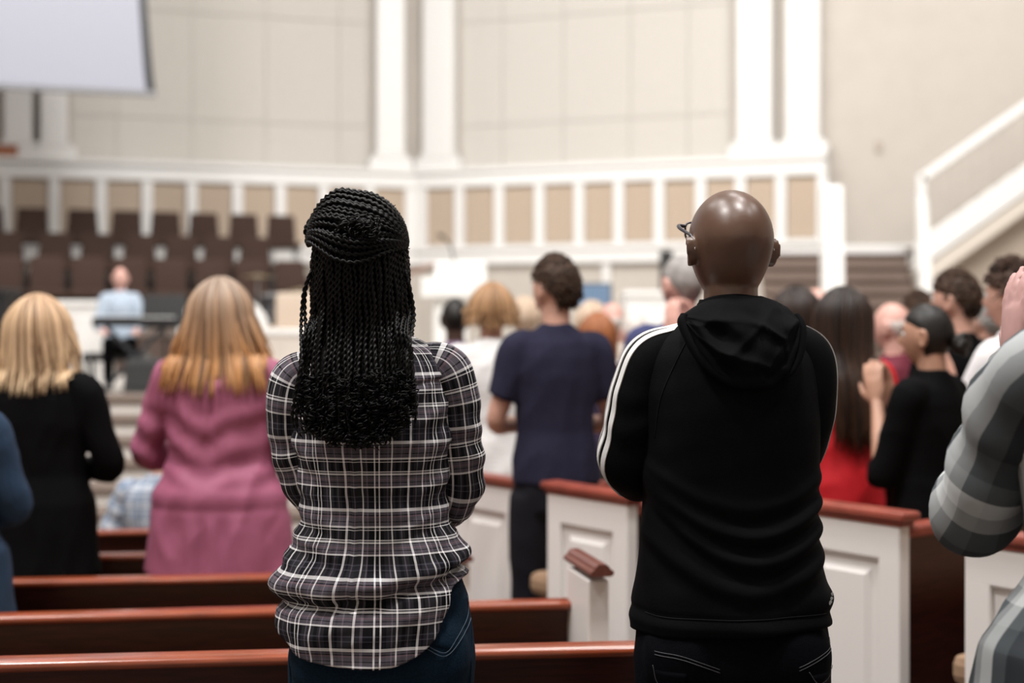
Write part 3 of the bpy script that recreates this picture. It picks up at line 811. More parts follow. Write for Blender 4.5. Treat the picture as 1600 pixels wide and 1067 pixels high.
def assign_uv(me, segs):
    """cloth UVs in metres: each face follows the tube (torso or sleeve) it lies on"""
    V = co(me); nf = len(me.polygons)
    C = np.zeros(nf * 3); me.polygons.foreach_get('center', C); C = C.reshape(-1, 3)
    best = np.full(nf, 1e9); idx = np.zeros(nf, int)
    for i, (p0, p1, r, fl) in enumerate(segs):
        p0 = np.array(p0); p1 = np.array(p1); ax = p1 - p0; L = np.linalg.norm(ax); ax = ax / L
        t_ = np.clip((C - p0) @ ax, 0, L); q = C - p0 - t_[:, None] * ax
        if i == 0: q = q * np.array((1, 1 / fl, 1))
        dd = np.linalg.norm(q, axis=1) / r
        m = dd < best; best[m] = dd[m]; idx[m] = i
    ls = np.zeros(nf, int); lt = np.zeros(nf, int)
    me.polygons.foreach_get('loop_start', ls); me.polygons.foreach_get('loop_total', lt)
    lv = np.zeros(len(me.loops), int); me.loops.foreach_get('vertex_index', lv)
    lf = np.repeat(np.arange(nf), lt)
    uv = np.zeros((len(me.loops), 2))
    for i, (p0, p1, r, fl) in enumerate(segs):
        p0 = np.array(p0); p1 = np.array(p1); ax = p1 - p0; ax = ax / np.linalg.norm(ax)
        ref = np.array((0, -1.0, 0)); ref = ref - ax * ref.dot(ax); ref /= np.linalg.norm(ref); b = np.cross(ax, ref)
        def ang(Q):
            Q = Q - p0
            return np.arctan2(Q @ b, (Q @ ref) / (fl if i == 0 else 1))
        m = idx[lf] == i
        a = ang(V[lv[m]]); ac = ang(C)[lf[m]]
        da = (a - ac + PI) % (2 * PI) - PI
        uv[m, 0] = (ac + da) * r; uv[m, 1] = (V[lv[m]] - p0) @ ax
    u = me.uv_layers.new(name='UVMap'); u.data.foreach_set('uv', uv.ravel())

def eyes_mouth(root, hc, k, a, pitch=0.0):
    def put(p): return rotz(np.array(p) * k, a, pitch) + hc
    for s in (-1, 1):
        c = put((s * .031, .0745, .007))
        o = MB().sphere(c, .0125 * k, 12, 8).build('eye', EYEW, root, smooth=True)
        MB().sphere(put((s * .031, .0815, .007)), .0066 * k, 10, 6).build('iris', IRIS, o, smooth=True)
        MB().tube(put(curve([(s * .013, .090, .028), (s * .032, .091, .034), (s * .05, .078, .028)], 8)), [.002 * k, .0038 * k, .002 * k], 6).build('eyebrow', IRIS, root)
    m = MB().tube(put(curve([(-.024, .080, -.064), (-.010, .091, -.062), (0, .0925, -.064), (.010, .091, -.062), (.024, .080, -.064)], 12)), [.002 * k, .005 * k, .006 * k, .005 * k, .002 * k], 8)
    m.build('mouth', LIP, root, smooth=True)

def hair_cap(root, hc, k, m, a=0.0, thick=.10, kind='short', name='hair', bump=.012, seed=3, pitch=0.0):
    H, (x, y, z) = head_verts(56, 40, False)
    front = np.clip(y, 0, 1); side = np.abs(x)
    if kind == 'short':
        line = np.where(y > 0, .10 + .42 * front ** .6, -.50 + .55 * np.clip(side - .55, 0, 1) / .45)
        line = np.where((y > -.25) & (side > .6), np.maximum(line, .10), line)
    elif kind == 'fringe':
        line = np.where(y > .1, 9, -.50 + .5 * np.clip(side - .6, 0, 1) / .4)
    else:
        line = np.where(y > 0, .10 + .45 * front ** .5, -.9)
    msk = ss(-.10, .06, z - line)
    if kind == 'fringe': msk = msk * (1 - ss(.15, .38, z))
    n = wob(H.reshape(-1, 3), 55, seed).reshape(z.shape) * .5 + wob(H.reshape(-1, 3), 110, seed + 5).reshape(z.shape) * .5
    fac = .93 + msk * (.085 + thick * (1 + .25 * (z > .4) * 0)) + msk * n * bump
    V = H * fac[..., None] * k
    V = rotz(V.reshape(-1, 3), a, pitch).reshape(V.shape) + hc
    tone = np.stack([np.clip(.3 + .5 * n, 0, 1), np.clip(.5 - z * .5, 0, 1)], -1)
    mb = MB().rings(V, tone=tone.reshape(-1, 2))
    if kind == 'short' and thick >= .05:
        r = np.random.default_rng(seed + 9)
        jj, ii = np.where(msk > .55)
        for q in r.choice(len(jj), min(620, len(jj)), replace=False):
            p = V[jj[q], ii[q]]; o_ = p - hc; o_ = o_ / np.linalg.norm(o_)
            side_ = np.array((-o_[1], o_[0], 0)) * r.normal() * .5
            L = (.009 + .008 * r.uniform()) * k * (1 + 16.0 * max(0, thick - .11))
            d1 = o_ * (.22 if thick < .12 else .6) + np.array((0, 0, -.75 if o_[2] < .75 else .1)) + side_ + r.normal(size=3) * .18
            d2 = d1 * .9 - o_ * .35
            pts = [p - o_ * .006 * k, p + (o_ * .5 + d1 * .5) * L * .5, p + d1 * L * .9, p + (d1 + d2 * .5) * L]
            mb.tube(curve(pts, 5), np.array([.004, .005, .0042, .003, .0008]) * k, 5, tone=np.stack([np.full(25, r.uniform() ** 1.3), np.full(25, np.clip(.5 - .5 * o_[2] + .2 * r.normal(), 0, 1))], 1))
    return mb.build(name, m, root, smooth=True)

def long_hair(root, hc, k, m, zend, vol=1.25, end_w=.13, n=150, thmax=1.9, ragged=.07, seed=1, back=None, wav=.004, name='hair_strands', a=0.0, rad=.0088, phi0=.10, lean=0.0):
    r = np.random.default_rng(seed); n = int(n * 1.6)
    mb = MB()
    bz, bd = SHIRT_HD
    for i in range(n):
        th = -thmax + 2 * thmax * (i + r.uniform(0, 1)) / n
        lay = r.uniform(0, 1)
        rho = 1.04 + .14 * lay
        ph = np.linspace(phi0 + .12 * r.uniform(), PI / 2, 7)
        thh = th + a
        rr = 1 + (vol - 1) * np.sin(ph) ** 2
        x = rho * .080 * rr * np.sin(ph) * math.sin(thh); y = -rho * .103 * (1 + (vol - 1) * .35) * np.sin(ph) * math.cos(thh); z = rho * .118 * np.cos(ph)
        top = np.stack([x, y, z], 1) * k + hc
        ze = zend + ragged * (r.uniform(0, 1) ** 1.5 if r.uniform() < .6 else r.uniform(0, 1.6)) + .05 * abs(math.sin(th)) * .6
        t_ = np.linspace(0, 1, 11)[1:]
        zz = top[-1, 2] + (ze - top[-1, 2]) * t_
        x0, y0 = top[-1, 0], top[-1, 1]
        sp = end_w / (1.10 * .080 * vol * k)
        xx = x0 * (1 + (sp - 1) * t_) + lean * t_ + wav * np.sin(t_ * 7 + i) * r.uniform(.3, 1.5) * t_
        back_y = -(np.interp(zz / k, bz, bd) + .012 + .03 * lay) * k
        if math.cos(thh) > -.15:
            yy = np.minimum(y0 * (1 - .12 * t_), np.where(zz / k < 1.47, back_y * np.sqrt(np.clip(1 - (xx / (.24 * k)) ** 2, .12, 1)), 9))
            yy = np.where(zz / k < 1.52, np.minimum(yy, y0 * (1 - .12 * t_)), yy)
        else:
            yy = np.full_like(zz, y0 + .02)
        P = np.vstack([top, np.stack([xx, yy, zz], 1)])
        P = curve(P, 20)
        L = np.linspace(0, 1, 20)
        tn = np.stack([np.full(20 * 6, r.uniform() ** 1.6), np.repeat(np.clip(L * 1.15 - .1 + r.normal() * .05, 0, 1), 6)], 1)
        mb.tube(P, np.interp(L, [0, .15, .5, .85, 1], [.004, rad * .9, rad, rad * .6, .0010]) * k, 6, flat=.55, ref=(math.sin(thh), -math.cos(thh), 0), tone=tn)
    o = mb.build(name, m, root, smooth=True); o['kind'] = 'stuff'
    return o

def shoes(root, k, feet):
    for x, y, z in feet:
        R = []
        for yy, hw, h in ((-.10, .022, .05), (-.09, .034, .085), (-.04, .038, .095), (.03, .042, .075), (.09, .046, .055), (.14, .04, .045), (.165, .018, .03)):
            an = np.linspace(0, 2 * PI, 14, endpoint=False)
            R.append([(x + hw * math.cos(q), y + yy, z + max(.006, h / 2 + h / 2 * math.sin(q))) for q in an])
        MB().rings(np.array(R) * 1.0).build('shoe', SHOE, root, smooth=True)

def person(label, px, py, d, top, bottom, yaw=0.0, head=0.0, w=1.0, skin='light', hair=None, pose='clasp', voxel=.010, sleeve='long', hem=.88, flare=0.0, base=None, H=None, seat=False, seed=0, plaid=False, hp=.016, pitch=0.0, face=True, wr_amp=.006, nameof='person', collar=None, loc=None, sr=1.0, wristz=0.0, pleat=False):
    x = PX(px, d); z0 = base if base is not None else floorz(x, d)
    crown = PZ(py, d) - hp
    drop = 0.0
    if seat: k = (crown - z0) / 1.34; drop = -.41
    else: k = (crown - z0) / 1.75
    t = thing('person', label, 'person', (x, d, z0), math.radians(yaw))
    a = math.radians(head)
    dz = drop
    def up(p, mir=1): return np.array((p[0] * w * mir, p[1], p[2] + dz)) * k
    hc = np.array((0, .012, 1.632 + dz)) * k
    # ---- skin
    body = MB()
    body.rings(np.array([ering((z + dz) * k, hw * k * w, hd * k * w, cy * k) for z, hw, hd, cy in TORSO]))
    body.tube(np.array([(0, -.014, 1.44 + dz), (0, -.012, 1.5 + dz), (0, -.006, 1.58 + dz)]) * k, [.060 * k, .054 * k, .052 * k], 16)
    hv, _ = head_verts(36, 28)
    hv = rotz(hv.reshape(-1, 3) * k, a, pitch).reshape(hv.shape) + hc
    body.rings(hv)
    for s in (-1, 1): ear(body, hc, s, a, k, pitch)
    E, Wq, hd_, hn, cu = POSE[pose]
    E = (E[0], E[1], E[2]); Wq = (Wq[0], Wq[1], Wq[2] + wristz)
    segs = []
    for s in (-1, 1):
        S = up((.158, -.005, 1.405), s); e = up(E, s); wq = up(Wq, s)
        if pose in ('clap', 'clap_high', 'clasp', 'raised', 'clap_side'): wq[0] = Wq[0] * k * s
        body.tube(curve([up((.10, -.005, 1.42), s), S, (S + e) / 2, e, (e * .5 + wq * .5), wq], 22), [.045 * k, .05 * k, .044 * k, .037 * k, .034 * k, .024 * k], 12)
        body.sphere(S, .05 * k, 12, 8)
        hand(body, wq, (hd_[0] * s, hd_[1], hd_[2]), (hn[0] * s, hn[1], hn[2]), s, k, cu)
        segs.append((S, e, wq))
    if seat: legs = [((s * .09, .0, .49), (s * .12, .42, .50), (s * .12, .40, .08)) for s in (-1, 1)]
    else: legs = [((s * .088, .0, .86), (s * .098, .012, .48), (s * .10, -.02, .08)) for s in (-1, 1)]
    for h_, kn, an in legs:
        h_, kn, an = [np.array(q) * k for q in (h_, kn, an)]
        body.tube(curve([h_, (h_ + kn) / 2, kn, (kn + an) / 2, an], 18), [.08 * k, .072 * k, .054 * k, .05 * k, .036 * k], 12)
        body.tube(np.array([an + np.array((0, -.03, -.045)) * k, an + np.array((0, .08, -.055)) * k]), [.03 * k, .022 * k], 8)
    me = remesh(body, voxel, 3)
    link('body', me, SKIN[skin], t)
    if face: eyes_mouth(t, hc, k, a, pitch)
    # ---- shirt
    sh = MB()
    zs = [(hem, .165 + flare * .7, .125 + flare * .4, 0), (hem + .005, .172 + flare, .13 + flare * .6, 0), (1.0, .168 + flare * .6, .124 + flare * .4, 0), (1.1, .156, .114, 0), (1.2, .160, .117, 0), (1.3, .172, .124, 0), (1.38, .174, .115, -.005), (1.43, .155, .095, -.01), (1.465, .105, .078, -.012), (1.49, .068, .066, -.012), (1.505, .058, .058, -.01)]
    zs = [q for q in zs if q[0] <= hem + .006 or q[0] > hem + .06]
    Rr = np.array([ering((z + dz) * k, hw * k * w, hd * k * (1 + (w - 1) * .7), cy * k) for z, hw, hd, cy in zs])
    sh.rings(Rr)
    for s, (S, e, wq) in zip((-1, 1), segs):
        if plaid: continue
        if sleeve == 'three':
            sh.tube(curve([up((.10, -.005, 1.42), s), S, (S + e) / 2, e, e + (wq - e) * .18], 22), [.055 * k, .066 * k, .061 * k, .056 * k, .052 * k], 14)
        elif sleeve == 'short':
            sh.tube(curve([up((.10, -.005, 1.42), s), S, S + (e - S) * .45, S + (e - S) * .66], 14), [.055 * k, .066 * k, .068 * k, .070 * k], 14)
        else:
            sh.tube(curve([up((.10, -.005, 1.42), s), S, (S + e) / 2, e, (e * .5 + wq * .5), e + (wq - e) * .93], 24), np.array([.055, .066, .061, .056, .048, .036]) * k * sr, 14)
        sh.sphere(S, .064 * k * sr, 14, 10)
    sm = remesh(sh, max(voxel * 1.15, .009), 4)
    crumple(sm, wr_amp * 1.25, (24, 24, 13), seed + 31)
    if pleat:
        Vv = co(sm); Nn = normals(sm); xx, zz = Vv[:, 0] / k, Vv[:, 2] / k
        bk = (Vv[:, 1] < 0) * ss(1.12, 1.28, zz) * (1 - ss(1.38, 1.42, zz))
        dd = bk * (-.012 * bump(xx, .004, .010) + .008 * bump(xx, .026, .012) + .008 * bump(xx, -.018, .012))
        core = ss(.30, .24, np.abs(xx)) * (zz < 1.1)
        dd = dd + core * (.004 * bump(zz, .985, .028) - .003 * bump(zz, .945, .012) + .007 * np.sin(xx * 62 + 1.5 * np.sin(xx * 21)) * (1 - ss(.86, .95, zz)))
        dd = dd + (Vv[:, 1] < 0) * .006 * np.sin(2 * PI * (zz - .5 * np.abs(xx) - .012 * np.sin(xx * 30)) / .12) * ss(1.0, 1.08, zz) * (1 - ss(1.25, 1.35, zz))
        setco(sm, Vv + Nn * (dd * k)[:, None])
    if plaid:
        assign_uv(sm, [((0, 0, .5), (0, 0, 1.6 * k), .165 * k * w, .7)])
    so = link('shirt', sm, top, t)
    if plaid:
        for s, (S, e, wq) in zip((-1, 1), segs):
            P_, R_, Rc, uu, vv = sleeve_(curve([up((.10, -.005, 1.42), s), S, (S + e) / 2, e, (e * .5 + wq * .5), e + (wq - e) * .93], 7), np.interp(np.linspace(0, 1, 7), np.linspace(0, 1, 6), np.array([.055, .066, .061, .056, .048, .036]) * k * sr), n=40, m=50, disp=lambda a_, s_, R: .006 * np.sin(s_ * 60 + 2 * np.sin(a_)) + .006 * wob(R.reshape(-1, 3), (18, 18, 18), seed).reshape(R.shape[:2]))
            link('sleeve', weld(grid_mb(Rc, uu, vv).mesh('sleeve', True)), top, t)
    if collar is not None:
        MB().tube([p for p in ering((1.50 + dz) * k, .062 * k, .062 * k, -.008 * k, n=20)] + [ering((1.50 + dz) * k, .062 * k, .062 * k, -.008 * k, n=20)[0]], .012 * k, 8).build('collar', collar, t, smooth=True)
    # ---- trousers
    tr = MB()
    tr.rings(np.array([ering((z + dz) * k, hw * k * w, hd * k * w, 0) for z, hw, hd in ((.79, .12, .10), (.80, .165, .125), (.88, .170, .128), (.98, .152, .112), (1.0, .14, .10))]))
    for h_, kn, an in legs:
        h_, kn, an = [np.array(q) * k for q in (h_, kn, an)]
        tr.tube(curve([h_ + (0 if not seat else 0), (h_ + kn) / 2, kn, (kn + an) / 2, an], 18), [.092 * k * w ** .5, .086 * k, .07 * k, .064 * k, .056 * k], 14)
    tm = remesh(tr, max(voxel * 1.4, .012), 3)
    crumple(tm, .004, 14, seed + 77)
    link('trousers', tm, bottom, t)
    shoes(t, k, [(q[2][0] * k, q[2][1] * k + .01, .0) for q in legs])
    # ---- hair
    if hair:
        kind = hair[0]
        if kind == 'short': hair_cap(t, hc, k, hair[1], a, thick=hair[2] if len(hair) > 2 else .09, seed=seed + 1, pitch=pitch)
        elif kind == 'fringe': hair_cap(t, hc, k, hair[1], a, thick=.02, kind='fringe', seed=seed + 1, pitch=pitch)
        elif kind == 'bun':
            hair_cap(t, hc, k, hair[1], a, thick=.05, kind='long', seed=seed + 1, bump=.004, pitch=pitch)
            c = rotz(np.array((0, -.125, -.03)) * k, a, pitch) + hc
            b = MB()
            for q in range(5):
                pts = [c + k * np.array((.034 * math.cos(u + q) * (.5 + .12 * q), -.012 + .012 * q * 0 + .01 * math.sin(2 * u + q), .034 * math.sin(u + q) * (.5 + .12 * q))) for u in np.linspace(0, 2 * PI, 16)]
                b.tube(pts, .014 * k, 8)
            b.sphere(c, .038 * k)
            b.build('bun', hair[1], t, smooth=True)
        else:
            hair_cap(t, hc, k, hair[1], a, thick=.05, kind='long', seed=seed + 1, bump=.004)
            ze = (PZ(hair[2], d) - z0)
            long_hair(t, hc, k, hair[1], ze, **{'seed': seed + 5, **(hair[3] if len(hair) > 3 else {})})
    return t, k, hc
# ------------------------------------------------------------------ the two people in focus
from mathutils.bvhtree import BVHTree
S0 = F / 2.78
def zpy(py): return HC - (py - 500) / S0

def loft_cloth(prof, nu, nv, hem, disp, ref=(.165, .115)):
    """open cloth tube: rows of prof are (z, cx, hw, hd, cy, e); hem(phi) gives the height the cloth ends at; disp pushes it outwards"""
    P = curve(prof, 400)
    dl = np.linalg.norm(np.diff(np.stack([P[:, 0], P[:, 2]], 1), axis=0), axis=1)
    T = np.concatenate([[0], np.cumsum(dl)])
    phi = np.linspace(-PI, PI, nu + 1)
    hz = hem(phi); zz = np.maximum.accumulate(P[:, 0])
    t0 = np.interp(hz, zz[:200], T[:200])
    s = np.linspace(0, 1, nv) ** .95
    TT = t0[None, :] + (T[-1] - t0)[None, :] * s[:, None]
    def ip(c): return np.interp(TT, T, P[:, c])
    z, cx, hw, hd, cy, e = [ip(c) for c in range(6)]
    sn, cs = np.sin(phi)[None, :], np.cos(phi)[None, :]
    ux = np.sign(sn) * np.abs(sn) ** e; uy = -np.sign(cs) * np.abs(cs) ** e
    X = cx + hw * ux; Y = cy + hd * uy
    nx_, ny_ = ux / hw, uy / hd; l = np.sqrt(nx_ ** 2 + ny_ ** 2) + 1e-9
    d = disp(phi[None, :] + 0 * z, X, Y, z)
    X = X + d * nx_ / l; Y = Y + d * ny_ / l
    al = np.sqrt((ref[0] * np.cos(phi)) ** 2 + (ref[1] * np.sin(phi)) ** 2)
    u = np.concatenate([[0], np.cumsum((al[1:] + al[:-1]) / 2 * np.diff(phi))]); u = u - np.interp(0, phi, u)
    V = np.stack([X, Y, z], -1)
    return V, u, TT + P[0, 0]

def grid_mb(V, u, v, mb=None, close=False):
    mb = mb or MB(); m, n, _ = V.shape
    Fs = []; U = []
    for j in range(m - 1):
        for i in range(n - 1):
            Fs.append((j * n + i, j * n + i + 1, (j + 1) * n + i + 1, (j + 1) * n + i))
            U.append(((u[j, i], v[j, i]), (u[j, i + 1], v[j, i + 1]), (u[j + 1, i + 1], v[j + 1, i + 1]), (u[j + 1, i], v[j + 1, i])))
    mb.add(V.reshape(-1, 3), Fs, uvs=U); return mb

def sleeve(pts, rads, n=64, m=90, disp=None, ref=(0, 0, 1), uvo=(0, 0)):
    P = curve(pts, m); rad = np.interp(np.linspace(0, len(pts) - 1, m), np.arange(len(pts)), rads)
    rad = np.convolve(np.pad(rad, 4, mode='edge'), np.ones(9) / 9, 'valid')
    R = sweep(P, rad, n, 1.0, ref)
    s = np.concatenate([[0], np.cumsum(np.linalg.norm(np.diff(P, axis=0), axis=1))])
    ang = np.linspace(0, 2 * PI, n, endpoint=False)
    if disp is not None:
        D = R - P[:, None, :]; L = np.linalg.norm(D, axis=2, keepdims=True)
        R = P[:, None, :] + D * (1 + disp(ang[None, :], s[:, None], R)[..., None] / L)
    Rc = np.concatenate([R, R[:, :1]], 1)
    u = np.broadcast_to(np.linspace(0, 2 * PI, n + 1)[None, :] * .055 + uvo[0], (m, n + 1)); v = np.broadcast_to(-s[:, None] + uvo[1], (m, n + 1))
    return P, R, Rc, u, v

def weld(me):
    bm = bmesh.new(); bm.from_mesh(me); bmesh.ops.remove_doubles(bm, verts=bm.verts, dist=1e-5); bm.to_mesh(me); bm.free(); return me
def bvh(me):
    V = [tuple(v.co) for v in me.vertices]; return BVHTree.FromPolygons(V, [tuple(p.vertices) for p in me.polygons])
def onto(tree, x, z, off=.002):
    h = tree.ray_cast(Vector((x, -1, z)), Vector((0, 1, 0)))
    return None if h[0] is None else np.array(h[0]) + np.array((0, -off, 0))
def stitch(tree, pts, name, m, parent, r=.0011, off=.001, n=40):
    P = curve([(x, 0, z) for x, z in pts], n)
    Q = [onto(tree, p[0], p[2], off) for p in P]; Q = [q for q in Q if q is not None]
    if len(Q) > 3: return MB().tube(Q, r, 6).build(name, m, parent, smooth=True)
def patch(tree, poly, name, m, parent, th=.004, n=14):
    """cloth patch lying on a surface: poly is four (x, z) corners, bottom left, bottom right, top right, top left"""
    a, b, c, d = [np.array(p) for p in poly]
    V = []; ok = True
    for j in range(n + 1):
        for i in range(n + 1):
            s, t = i / n, j / n
            p = (a * (1 - s) + b * s) * (1 - t) + (d * (1 - s) + c * s) * t
            q = onto(tree, p[0], p[1], th if 0 < i < n and 0 < j < n else -.002)
            if q is None: q = V[-1] if V else np.array((p[0], 0, p[1]))
            V.append(q)
    k = n + 1
    return MB().add(V, [(j * k + i, j * k + i + 1, (j + 1) * k + i + 1, (j + 1) * k + i) for j in range(n) for i in range(n)]).build(name, m, parent, smooth=True)

def bump(x, c, s): return np.exp(-((x - c) / s) ** 2)

sleeve_ = sleeve
# ---------------- woman in plaid
MAUVE = (.135, .118, .145); NAVY = (.010, .010, .017); BLK = (.0035, .0035, .005); WHT = (1.0, .98, 1.0); GRL = (.07, .07, .095)
DG = (.030, .028, .034)
PLAID = plaid_mat('plaid_flannel', .1285, [(0, WHT), (.025, NAVY), (.10, BLK), (.12, GRL), (.135, NAVY), (.19, GRL), (.21, BLK), (.33, WHT), (.355, MAUVE), (.40, NAVY), (.412, MAUVE), (.44, (.22, .15, .18)), (.46, MAUVE), (.50, BLK), (.515, WHT), (.54, BLK), (.558, WHT), (.572, BLK), (.71, WHT), (.722, BLK), (.75, WHT), (.775, MAUVE), (.83, BLK), (.84, MAUVE), (.90, (.22, .15, .18)), (.925, NAVY), (.94, MAUVE), (.97, BLK), (.98, WHT)], gain=1.1, u_period=.121, warp=[(0, WHT), (.035, DG), (.07, BLK), (.10, DG), (.15, MAUVE), (.17, DG), (.27, WHT), (.295, DG), (.34, MAUVE), (.36, BLK), (.44, WHT), (.46, BLK), (.505, WHT), (.525, BLK), (.58, DG), (.64, MAUVE), (.66, DG), (.70, WHT), (.725, DG), (.78, BLK), (.83, DG), (.86, MAUVE), (.88, DG), (.93, BLK)])
DENIM = mat('denim_blue', (.0045, .0155, .031), .85, spec=.12, noise=.3, nscale=260, bump=.2)
XW = 580
def wx(px): return (px - XW) / S0
woman = thing('person', 'woman with long black twisted braids and a plaid flannel shirt, seen from behind', 'person', (PX(XW, 2.78), 2.78, 0))
prof = [(.80, .002, .168, .160, 0, .8), (.876, .002, .176, .162, 0, .8), (.925, .002, .181, .158, 0, .8), (.982, .004, .185, .148, 0, .84), (1.02, .006, .184, .140, 0, .88), (1.07, .008, .170, .126, 0, .95), (1.132, .008, .148, .110, 0, .92), (1.207, .006, .147, .107, 0, .9), (1.295, .004, .158, .114, 0, .88), (1.37, .002, .160, .110, 0, .88), (1.425, .002, .152, .092, 0, .9), (1.455, .002, .134, .075, 0, .95), (1.475, .0, .106, .066, -.003, 1), (1.492, -.004, .078, .060, -.006, 1), (1.505, -.008, .062, .056, -.008, 1), (1.525, -.01, .055, .052, -.006, 1)]
hem_phi = np.radians([-180, -120, -90, -62, -39, 0, 24, 40, 50, 57, 90, 130, 180])
hem_z = np.array([.93, .97, .968, .925, .894, .876, .890, .925, .972, 1.018, 1.03, .99, .93])
FX = np.array([-.19, -.075, .025, .1375, .19]); FZ = np.array([.985, .988, .998, 1.032, 1.048])
def wdisp(phi, x, y, z):
    back = ss(-.2, .5, np.cos(phi))
    zf = np.interp(x, FX, FZ); s = z - zf + .004 * np.sin(x * 60)
    d = .019 * bump(s, .032, .024) - .017 * bump(s, -.004, .010) + .007 * bump(s, -.045, .03)
    # swags that gather above the overhang
    sw = np.sin(2 * PI * ((z - 1.04) / .052 - np.abs(x - .01) * 7.0)); d = d + .0040 * np.sign(sw) * np.abs(sw) ** 1.4 * ss(1.02, 1.06, z) * (1 - ss(1.10, 1.19, z)) * ss(.02, .09, np.abs(x - .01))
    d = d + .0022 * np.sin(2 * PI * (z - .22 * x + .016 * np.sin(x * 26 + z * 20)) / .066 + .7) * (.5 + .5 * np.sin(x * 22 + 1)) * ss(1.08, 1.13, z) * (1 - ss(1.2, 1.32, z))
    d = d + .004 * np.sin(2 * PI * (z - 1.3 - .75 * np.abs(x)) / .07) * ss(.07, .15, np.abs(x)) * ss(1.14, 1.2, z) * (1 - ss(1.36, 1.42, z))
    # box pleat under the yoke
    pl = (x + .022 - .01 * (1.35 - z)); d = d + (.0045 * bump(pl, 0, .004) - .0035 * bump(pl, .011, .004) - .003 * bump(pl, -.011, .004)) * back * ss(.93, 1.0, z) * (1 - ss(1.36, 1.40, z))
    # yoke seam
    ys = z - (1.392 + .25 * np.abs(x) ** 1.4 * np.where(x > 0, 1, .8)); d = d + (.0028 * bump(ys, .006, .006) - .003 * bump(ys, -.003, .004)) * back
    # hem ripple and cloth noise
    d = d + .004 * np.sin(phi * 9 + 1) * (1 - ss(.90, .97, z))
    V = np.stack([x, y, z], -1).reshape(-1, 3)
    d = d + .0024 * (wob(V, (30, 30, 40), 5)).reshape(d.shape) + .0016 * wob(V, (70, 70, 90), 6).reshape(d.shape)
    return d
hem_c = curve(np.stack([hem_phi, hem_z], 1), 200)
V, u, v = loft_cloth(prof, 260, 250, lambda p: np.interp(p, hem_c[:, 0], hem_c[:, 1]), wdisp)
U = np.broadcast_to(u[None, :], v.shape)
yk = V[..., 2] > 1.392 + .25 * np.abs(V[..., 0]) ** 1.4
shirt = link('shirt', weld(grid_mb(V, U + .045, v * 1.0 - .012 + 0.0).mesh('shirt', True)), PLAID, woman)
shirt.modifiers.new('cloth', 'SOLIDIFY').thickness = .0025
def sl_disp(seed, amp=.0035):
    def f(a, s, R):
        V = R.reshape(-1, 3)
        d = amp * np.sin(2 * PI * s / .055 + 1.6 * np.sin(a + seed) + 1.2) * ss(.10, .2, s) * (.6 + .4 * np.cos(a * 2 + seed))
        d = d + .003 * wob(V, (40, 40, 40), seed).reshape(R.shape[:2]) + .003 * np.cos(2 * a + 3) * np.exp(-((s - .36) / .05) ** 2)
        return d + .007 * np.exp(-((s - .045) / .02) ** 2) * 0
    return f
for side, pts, rads in ((1, [(.088, 0, 1.444), (.138, 0, 1.426), (.158, .004, 1.37), (.165, .012, 1.30), (.172, .028, 1.215), (.160, .065, 1.168), (.12, .17, 1.135), (.04, .25, 1.14)], [.030, .053, .055, .051, .050, .051, .042, .036]),
                        (-1, [(-.085, 0, 1.430), (-.138, 0, 1.408), (-.152, .004, 1.352), (-.150, .014, 1.28), (-.131, .032, 1.205), (-.112, .066, 1.168), (-.09, .17, 1.14), (-.02, .25, 1.15)], [.030, .053, .055, .051, .050, .050, .042, .036])):
    P, R, Rc, uu, vv = sleeve(pts, rads, disp=sl_disp(4 + side), uvo=(.02 * side, .04))
    o = link('sleeve', weld(grid_mb(Rc, uu, vv).mesh('sleeve', True)), PLAID, woman)
    o.modifiers.new('cloth', 'SOLIDIFY').thickness = .002
    P2 = [R[-6].mean(0), R[-1].mean(0), R[-1].mean(0) + (R[-1].mean(0) - R[-6].mean(0)) * .6]
# shirt collar
an = np.linspace(0, 2 * PI, 40)
cr = [np.stack([-.008 + r * np.sin(an), -.006 - r * .95 * np.cos(an), np.full(40, z)], 1) for r, z in ((.058, 1.50), (.060, 1.535), (.066, 1.538), (.078, 1.505), (.074, 1.502))]
cv = np.array(cr); uu = np.broadcast_to(an[None, :] * .06, cv.shape[:2]); vv = np.broadcast_to(np.arange(5)[:, None] * .02, cv.shape[:2])
link('collar', weld(grid_mb(cv, uu, vv).mesh('collar', True)), PLAID, woman)
# body
def hero_body(root, skin, hcen, arms, spine, k, head_kw, yaw, legs, neckz, thin=.0):
    b = MB()
    b.rings(np.array([ering(z * k, hw * .9 * k, hd * .86 * k, cy) for z, hw, hd, cy in TORSO]))
    b.tube([(spine, -.014, 1.44 * k), (hcen[0] * .7, -.012, 1.5 * k), (hcen[0], -.004, hcen[2] - .06)], [.062 * k, .053 * k, .052 * k], 20)
    hv, _ = head_verts(56, 44, **head_kw)
    b.rings(rotz(hv.reshape(-1, 3), yaw).reshape(hv.shape) + hcen)
    for s in (-1, 1): ear(b, np.array(hcen) + np.array((s * .002, 0, -.012)), s, yaw, 1.03 * k, 0.0, .80)
    for s, pts in arms:
        b.tube(curve(pts, 26), [.03, .042, .044, .04, .036, .036, .03, .025], 12)
        e = np.array(pts[-1]); p = np.array(pts[-2]); d = e - p
        hand(b, e + d * .12, (d[0] - .25 * s, d[1] * .6, d[2] + .03), (0, -.8, -.2), s, k, .4)
    for h_, kn, a_ in legs:
        h_, kn, a_ = [np.array(q) for q in (h_, kn, a_)]
        b.tube(curve([h_, (h_ + kn) / 2, kn, (kn + a_) / 2, a_], 18), [.078, .07, .052, .05, .036], 12)
        b.tube([a_ + np.array((0, -.03, -.045)), a_ + np.array((0, .08, -.055))], [.03, .022], 8)
    return remesh(b, .0042, 4)
